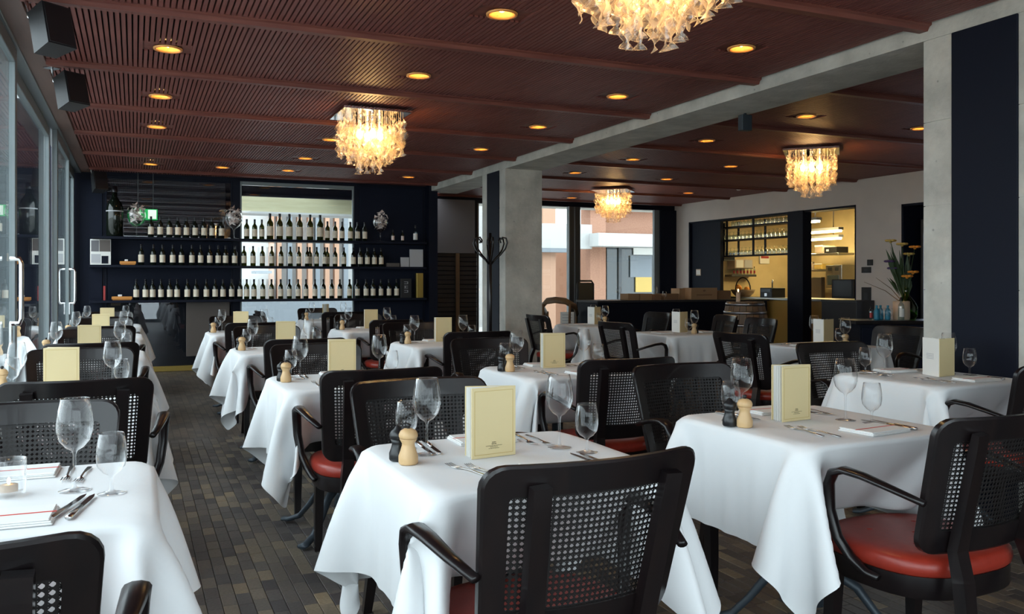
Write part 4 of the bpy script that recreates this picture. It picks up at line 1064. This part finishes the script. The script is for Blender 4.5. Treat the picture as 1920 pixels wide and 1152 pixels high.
# kitchen counter, glass rack, shelves
kc = thing('kitchen_counter', 'ochre kitchen counter behind the wall opening', 'counter', (KX + .75, 11.2, 0))
obj('front', MB().box(-.3, .3, -1.95, 2.0, 0, .92), 'ochre', kc); obj('worktop', MB().bbox(-.34, .34, -1.98, 2.02, .92, .96), 'kitchen_metal', kc)
gr = thing('glass_rack', 'long hanging rack of upturned glasses in the kitchen opening', 'rack', (KX + .32, 11.8, 0))
zr = [onX(1420, v, KX + .32)[1] for v in (478, 447, 422)]
for z in zr: obj('shelf', MB().box(-.14, .14, -1.0, 1.15, z - .02, z), 'navy', gr)
for y in (-1.0, .0, .72, 1.13): obj('upright', MB().box(-.14, -.12, y, y + .04, zr[0] - .02, zk - .03).box(.12, .14, y, y + .04, zr[0] - .02, zk - .03), 'navy', gr)
rackg = Kind(lambda: tag(obj('rack_glass', MB().lathe([(.030, 0), (.034, .05), (.030, .08), (.005, .09), (.004, .13), (.03, .135), (.03, .137)], 10, cap=False), 'clear_bottle'), '', 'glass'))
for si, z in enumerate(zr):
    for j in range(18 if si < 2 else 16):
        rackg.put((KX + .27, 10.86 + j * .105 + .02 * si, z), 0, '%s upturned glass from the right on the %s rack shelf' % (ORD[j + 1], ('lowest', 'middle', 'top')[si]), 'glasses on the kitchen rack')
def kbox(name, lb, cat, u0, u1, v0, v1, X, dep, mat, details=()):
    ya, yb_ = onX(u1, 0, X)[0], onX(u0, 0, X)[0]; z1, z0 = onX((u0 + u1) / 2, v0, X)[1], onX((u0 + u1) / 2, v1, X)[1]
    t = thing(name, lb, cat, (X, (ya + yb_) / 2, z0)); W2, H2 = (yb_ - ya) / 2, z1 - z0
    obj('body', MB().bbox(0, dep, -W2, W2, 0, H2, .006), mat, t)
    for nm, a, b, c, d, m_ in details: obj(nm, MB().bbox(-.008, -.0005, W2 - 2 * W2 * b, W2 - 2 * W2 * a, c * H2, d * H2, .002), m_, t)
    return t
kbox('wall_shelf', 'upper metal kitchen shelf under the strip lights', 'shelf', 1507, 1572, 475, 479, 11.9, .4, 'kitchen_metal')
kbox('wall_shelf', 'lower metal kitchen shelf beside the oven', 'shelf', 1507, 1572, 505, 509, 11.9, .4, 'kitchen_metal')
kbox('steel_oven', 'steel oven with dark window in the kitchen', 'oven', 1548, 1578, 497, 540, 11.6, .4, 'kitchen_metal', (('oven_window', .12, .85, .12, .55, 'window_dark'), ('dial', .15, .4, .75, .9, 'speaker_black'), ('dial', .6, .8, .75, .9, 'speaker_black')))
kbox('appliance', 'black kitchen machine on the upper shelf', 'appliance', 1545, 1568, 463, 475, 11.9, .3, 'speaker_black', (('button', .2, .4, .3, .6, 'white_plastic'),))
kbox('storage_tub', 'pale tub on the upper kitchen shelf', 'tub', 1528, 1543, 461, 475, 11.9, .3, 'wax', (('lid', .0, 1., .85, 1.05, 'paper'),))
kbox('storage_tub', 'yellow tub on the lower kitchen shelf', 'tub', 1526, 1541, 495, 505, 11.9, .3, 'petal_yellow', (('lid', .0, 1., .85, 1.05, 'paper'),))
kbox('work_board', 'brown board on the kitchen back wall below the shelves', 'board', 1507, 1540, 520, 560, 12.3, .1, 'brown_door', (('edge', 0, 1, .96, 1., 'kitchen_metal'),))
YE = 13.78
def endwall(name, lb, cat, u0, u1, v0, v1, dep, mat, details=()):
    x0, x1 = onY(u0, 0, YE - dep)[0], onY(u1, 0, YE - dep)[0]; z1, z0 = onY((u0 + u1) / 2, v0, YE - dep)[1], onY((u0 + u1) / 2, v1, YE - dep)[1]
    t = thing(name, lb, cat, ((x0 + x1) / 2, YE, z0)); W2, H2 = (x1 - x0) / 2, z1 - z0
    obj('body', MB().bbox(-W2, W2, -dep, .015, 0, H2, .005), mat, t)
    for nm, a, b, c, d, m_ in details: obj(nm, MB().bbox(-W2 + 2 * W2 * a, -W2 + 2 * W2 * b, -dep - .008, -dep - .0005, c * H2, d * H2, .002), m_, t)
    return t
endwall('wall_cabinet', 'open wall box with papers on the yellow kitchen wall', 'cabinet', 1378, 1412, 486, 504, .22, 'wax', (('paper', .06, .45, .1, .9, 'paper'), ('paper', .52, .94, .1, .9, 'paper_grey'), ('edge', 0, 1, .0, .08, 'brown_door')))
endwall('notice', 'paper notice with red heading on the kitchen wall', 'notice', 1425, 1443, 478, 495, .01, 'paper', (('heading', .1, .9, .6, .85, 'red_paint'),))
endwall('extractor_box', 'dark box below the glass rack in the kitchen', 'hood', 1357, 1378, 474, 489, .3, 'navy', (('edge', 0, 1, .0, .1, 'alu_dark'),))
wsh = endwall('bottle_shelf', 'narrow wall shelf with small bottles over the kitchen worktop', 'shelf', 1372, 1418, 515, 519, .2, 'brown_door', (('edge', 0, 1, .0, .9, 'alu_dark'),))
zsh = onY(1395, 515, YE - .2)[1]
kbox('coffee_machine', 'dark coffee machine on the kitchen counter', 'machine', 1425, 1447, 540, 560, KX + .5, .3, 'speaker_black', (('panel', .1, .9, .6, .9, 'alu_dark'), ('spout', .4, .6, .2, .5, 'steel')))
kbox('till_screen', 'black till screen on the counter right of the post', 'screen', 1559, 1600, 524, 560, KX + .3, .08, 'speaker_black', (('display', .06, .94, .1, .94, 'mill_black'),))
kbox('side_counter', 'grey service counter below the till', 'counter', 1540, 1606, 563, 700, KX - .35, .34, 'charcoal_panel', (('top_edge', 0, 1, .97, 1.0, 'alu_dark'),))
ft = thing('counter_tap', 'slim steel tap on the kitchen counter beside the post', 'tap', (KX + .6, onX(1448, 0, KX + .6)[0], .96))
obj('spout', MB().tube([(0, 0, 0), (0, 0, .26), (-.02, -.03, .3), (-.06, -.08, .3), (-.08, -.1, .26)], .012, n=8), 'steel', ft)
bk = thing('fruit_bowl', 'round basket of fruit on the kitchen counter', 'bowl', (KX + .65, onX(1393, 0, KX + .65)[0], .96))
obj('basket', MB().lathe([(.12, 0), (.19, .06), (.22, .13), (.21, .13), (.18, .065), (0, .012)], 20, cap=False), 'oak', bk)
obj('handle', MB().tube([(0, .21 * math.cos(a), .13 + .22 * math.sin(a)) for a in [PI * i / 10 for i in range(11)]], .012, n=7), 'wood_dark', bk)
for k, wd_ in enumerate(('right', 'back', 'left', 'front')):
    a = k * PI / 2; f = obj('orange', MB().ball((KX + .65 + .1 * math.cos(a), onX(1393, 0, KX + .65)[0] + .1 * math.sin(a), 1.10 + .02 * (k % 3)), .045, 10, 8), 'petal_orange'); tag(f, '%smost orange of the four in the kitchen basket' % wd_, 'fruit', 'fruit in the basket')
# switches on the kitchen wall
for u, v0, v1, wd, lb in ((1632, 487, 498, .05, 'small square control above the dark plate on the kitchen wall'), (1625, 501, 512, .085, 'dark rectangular plate on the kitchen wall'), (1625, 539, 573, .085, 'tall dark intercom plate low on the kitchen wall')):
    y, z1 = onX(u, v0, KX); _, z0 = onX(u, v1, KX)
    t = thing('wall_plate', lb, 'switch', (KX - .006, y, z0)); obj('plate', MB().bbox(-.008, .006, -wd, wd, 0, z1 - z0, .002), 'speaker_black', t); obj('button', MB().bbox(-.011, -.008, -wd * .4, wd * .4, (z1 - z0) * .3, (z1 - z0) * .7, .001), 'charcoal_panel', t)
y, z = onX(1310, 517, KX + .05); t = thing('wall_socket', 'pale double socket on the dark kitchen opening', 'switch', (KX + .044, y, z)); obj('plate', MB().bbox(-.004, .006, -.07, .07, 0, .12, .002), 'wax', t); obj('rocker', MB().bbox(-.008, -.004, -.055, -.005, .02, .1, .001).bbox(-.008, -.004, .005, .055, .02, .1, .001), 'paper', t)

# sideboard with bottles, big candle, demijohn and flowers
sx, sy = 6.75, 5.55
d0 = (CH - .80) * F / (600 - V0); a_, b_ = ray(1688); sx, sy = a_ * d0, b_ * d0
sb_ = thing('sideboard', 'dark sideboard with bottles and flowers beside the near pillar', 'sideboard', (sx, sy, 0), -YAW)
obj('top', MB().bbox(-.62, .55, -.25, .25, .76, .80), 'wood_dark', sb_); obj('body', MB().bbox(-.55, .5, -.2, .22, .1, .76), 'navy', sb_)
obj('door', MB().bbox(-.53, -.03, -.215, -.2, .14, .72), 'navy_matt', sb_); obj('door', MB().bbox(-.01, .48, -.215, -.2, .14, .72), 'navy_matt', sb_)
for k in (-.5, .45): obj('leg', MB().box(k - .02, k + .02, -.18, -.14, 0, .1).box(k - .02, k + .02, .14, .18, 0, .1), 'wood_dark', sb_)
def onside(u, dy=0.):
    k = (u - 1688) / F * d0; return (sx + k * CY + dy * SY, sy - k * SY + dy * CY, .8005)
p = onside(1696, .08); t = thing('broad_candle', 'broad cream candle with glowing top on the sideboard', 'candle', p)
obj('wax_body', MB().lathe([(.09, 0), (.095, .02), (.093, .21), (.075, .215), (0, .20)], 18, cap=False), 'wax', t); obj('flame', MB().ball((0, 0, .225), .013, 8, 6, (.6, .6, 1.6)), 'flame', t)
p = onside(1712, .17); t = thing('green_demijohn', 'green glass demijohn vase behind the broad candle', 'vase', p)
obj('glass_body', MB().lathe([(.09, 0), (.12, .03), (.125, .14), (.10, .20), (.045, .27), (.028, .31), (.026, .36), (.032, .37)], 20, cap=False), 'green_glass', t)
FP = p
fx = thing('flower_bouquet', 'loose bouquet of orange and yellow flowers in the demijohn', 'flowers', (p[0], p[1], p[2] + .05))
rg = random.Random(21)
def rel(u, v):        # bouquet point seen at a pixel, at the bouquet's depth
    k = (u - 1712) / F * (d0 + .17); return Vector((k * CY, -k * SY, CH - (v - V0) / F * (d0 + .17) - (p[2] + .05)))
base = Vector((0, 0, .1))
for i, (u, v, m_) in enumerate(((1700, 460, 'petal_yellow'), (1683, 492, 'petal_purple'), (1718, 478, 'petal_yellow'), (1724, 512, 'petal_orange'), (1710, 520, 'petal_orange'), (1690, 505, 'petal_purple'), (1686, 453, 'petal_yellow'), (1728, 465, 'petal_orange'))):
    q = rel(u, v) + Vector((SY, CY, 0)) * rg.uniform(-.08, .08); mid_ = base.lerp(q, .55) + Vector((0, 0, .05))
    st_ = obj('stem', MB().tube([base, mid_, q], .004, n=6), 'leaf', fx)
    fm = MB()
    for k in range(7):
        a = 2 * PI * k / 7; c_ = q + Vector((math.cos(a) * .04, math.sin(a) * .04, .012)); fm.ball(c_, .03, 6, 4, (1, 1, .5))
    fm.ball(q, .02, 6, 4); obj('blossom', fm, m_, fx)
lf = []
for i in range(34):
    q = rel(rg.uniform(1672, 1726), rg.uniform(460, 535)); lm = MB(); d_ = (q - base); n_ = d_.cross(Vector((rg.uniform(-1, 1), rg.uniform(-1, 1), 1))).normalized() * .024
    a0 = base.lerp(q, .35); m0 = base.lerp(q, .7) + Vector((0, 0, .03)); up_ = d_.cross(n_).normalized() * .002
    lm.add([a0, m0 - n_, q, m0 + n_, a0 + up_, m0 - n_ + up_, q + up_, m0 + n_ + up_], [(0, 1, 2, 3), (7, 6, 5, 4), (0, 4, 5, 1), (1, 5, 6, 2), (2, 6, 7, 3), (3, 7, 4, 0)]); obj('leaf', lm, 'leaf', fx)
for u, v in ((1633, 529), (1655, 521)):
    q = rel(u, v); obj('twig', MB().tube([base, base.lerp(q, .5) + Vector((0, 0, .04)), q], [.005, .004, .002], n=6), 'oak', fx)
for u, lb, K in ((1686, 'clear spirit bottle on the sideboard', CLB), ):
    K.put(onside(1686, -.05), 0, lb)
SMB = Kind(bottle_maker(.55, 'small_bottle', 'red_paint', 'clear_bottle'))
SMB.put(onside(1634, .02), 0, 'small red-labelled bottle at the left end of the sideboard')
def make_tin():
    t = thing('blue_water_bottle', '', 'bottle'); obj('body', MB().lathe([(.030, 0), (.032, .01), (.032, .10), (.02, .125), (.012, .135), (.012, .15)], 14), 'blue_tin', t); obj('cap', MB().lathe([(.014, .15), (.014, .165), (0, .166)], 10, cap=False), 'blue_tin', t); return t
TIN = Kind(make_tin)
for u, w_ in ((1645, 'left'), (1655, 'middle'), (1666, 'right')): TIN.put(onside(u, .06 if w_ == 'middle' else .02), 0, '%s blue bottle of the three on the sideboard' % w_, 'blue bottles on the sideboard')
for u, w_ in ((1648, 'left'), (1660, 'right')): WATER.put(onside(u, -.12), 0, 'small stemmed glass on the sideboard, %s of two' % w_, 'glasses on the sideboard')
# terrace chair and side piece seen before the rear window
tc_ = thing('mesh_chair', 'high-backed dark mesh chair before the rear window', 'chair', (onY(1097, 0, 12.6)[0], 12.6, 0), R(20))
obj('back', MB().bbox(-.19, .19, -.02, .02, .5, 1.22, .01), 'charcoal_panel', tc_); obj('back_frame', MB().tube([(-.21, 0, .45), (-.2, -.01, 1.2), (-.15, -.01, 1.25), (.15, -.01, 1.25), (.2, -.01, 1.2), (.21, 0, .45)], .016, n=7), 'speaker_black', tc_)
obj('seat', MB().bbox(-.22, .22, .0, .45, .42, .47, .015), 'charcoal_panel', tc_)
for a, b in ((-.2, .03), (.2, .03), (-.2, .42), (.2, .42)): obj('leg', MB().tube([(a, b, 0), (a, b, .43)], .014, n=7), 'speaker_black', tc_)
wc = thing('wooden_chair', 'brown rounded wooden chair beside the far pillar', 'chair', (onY(1047, 0, 12.2)[0], 12.2, 0), R(-40))
obj('back', MB().tube([(-.26, .2, .72), (-.27, .0, .84), (-.15, -.16, .93), (0, -.2, .95), (.15, -.16, .93), (.27, .0, .84), (.26, .2, .72)], .03, .06, n=8), 'oak', wc)
obj('seat', MB().bbox(-.24, .24, -.15, .3, .42, .47, .02), 'oak', wc)
for a, b in ((-.22, -.15), (.22, -.15), (-.24, .25), (.24, .25)): obj('leg', MB().tube([(a * .9, b, 0), (a, b, .75 if b > 0 else .88)], .02, n=7), 'oak', wc)
mg = thing('magazine', 'white magazine leaning in the wooden chair by the pillar', 'magazine', (onY(1058, 0, 12.15)[0], 12.05, .475), R(-20))
obj('cover', MB().bbox(-.11, .11, -.004, .004, 0, .28, .001), 'paper', mg)
for k in range(5): obj('text_line', MB().box(-.08, .08, -.006, -.0045, .05 + k * .045, .06 + k * .045), 'paper_grey', mg)

# lit drinks cooler in the dark recess, jars on the kitchen shelves
dc = thing('drinks_cooler', 'dark glass drinks cooler behind the flowers, cut by the near pillar', 'cooler', (KX + .12, 7.7, 0))
obj('cabinet', MB().box(.0, .36, -.6, .62, 0, .08).box(.0, .36, -.6, -.56, .08, 2.0).box(.0, .36, .58, .62, .08, 2.0).box(.0, .36, -.6, .62, 2.0, 2.08).box(.33, .36, -.56, .58, .08, 2.0), 'speaker_black', dc)
obj('light_strip', MB().box(.02, .05, .52, .56, .2, 1.9), 'cooler_light', dc)
for z in (.55, 1.0, 1.42): obj('shelf', MB().box(.04, .33, -.56, .57, z - .015, z), 'kitchen_metal', dc)
for si, z in enumerate((1.0, 1.42)):
    for j in range(6): CLB.put((KX + .26, 8.14 - j * .12, z + .001), R(90), '%s clear bottle from the left on the %s cooler shelf' % (ORD[j + 1], ('middle', 'upper')[si]), 'bottles in the drinks cooler')
def make_jar():
    t = thing('storage_jar', '', 'jar'); obj('body', MB().lathe([(.05, 0), (.055, .01), (.055, .11), (.045, .125)], 14), 'wax', t); obj('lid', MB().lathe([(.048, .125), (.048, .145), (0, .147)], 14, cap=False), 'kitchen_metal', t); return t
JAR = Kind(make_jar)
zj = onX(1540, 505, 11.9)[1]
for j in range(3): JAR.put((12.0, onX(1510 + j * 6, 0, 12.0)[0], zj + .001), 0, '%s lidded jar from the left on the lower kitchen shelf' % ORD[j + 1], 'kitchen jars')
for j in range(7): SMB.put((onY(1376 + j * 6.4, 0, YE - .1)[0], YE - .1, zsh + .001), 0, '%s small bottle from the left on the narrow kitchen wall shelf' % ORD[j + 1], 'bottles on the kitchen wall shelf')
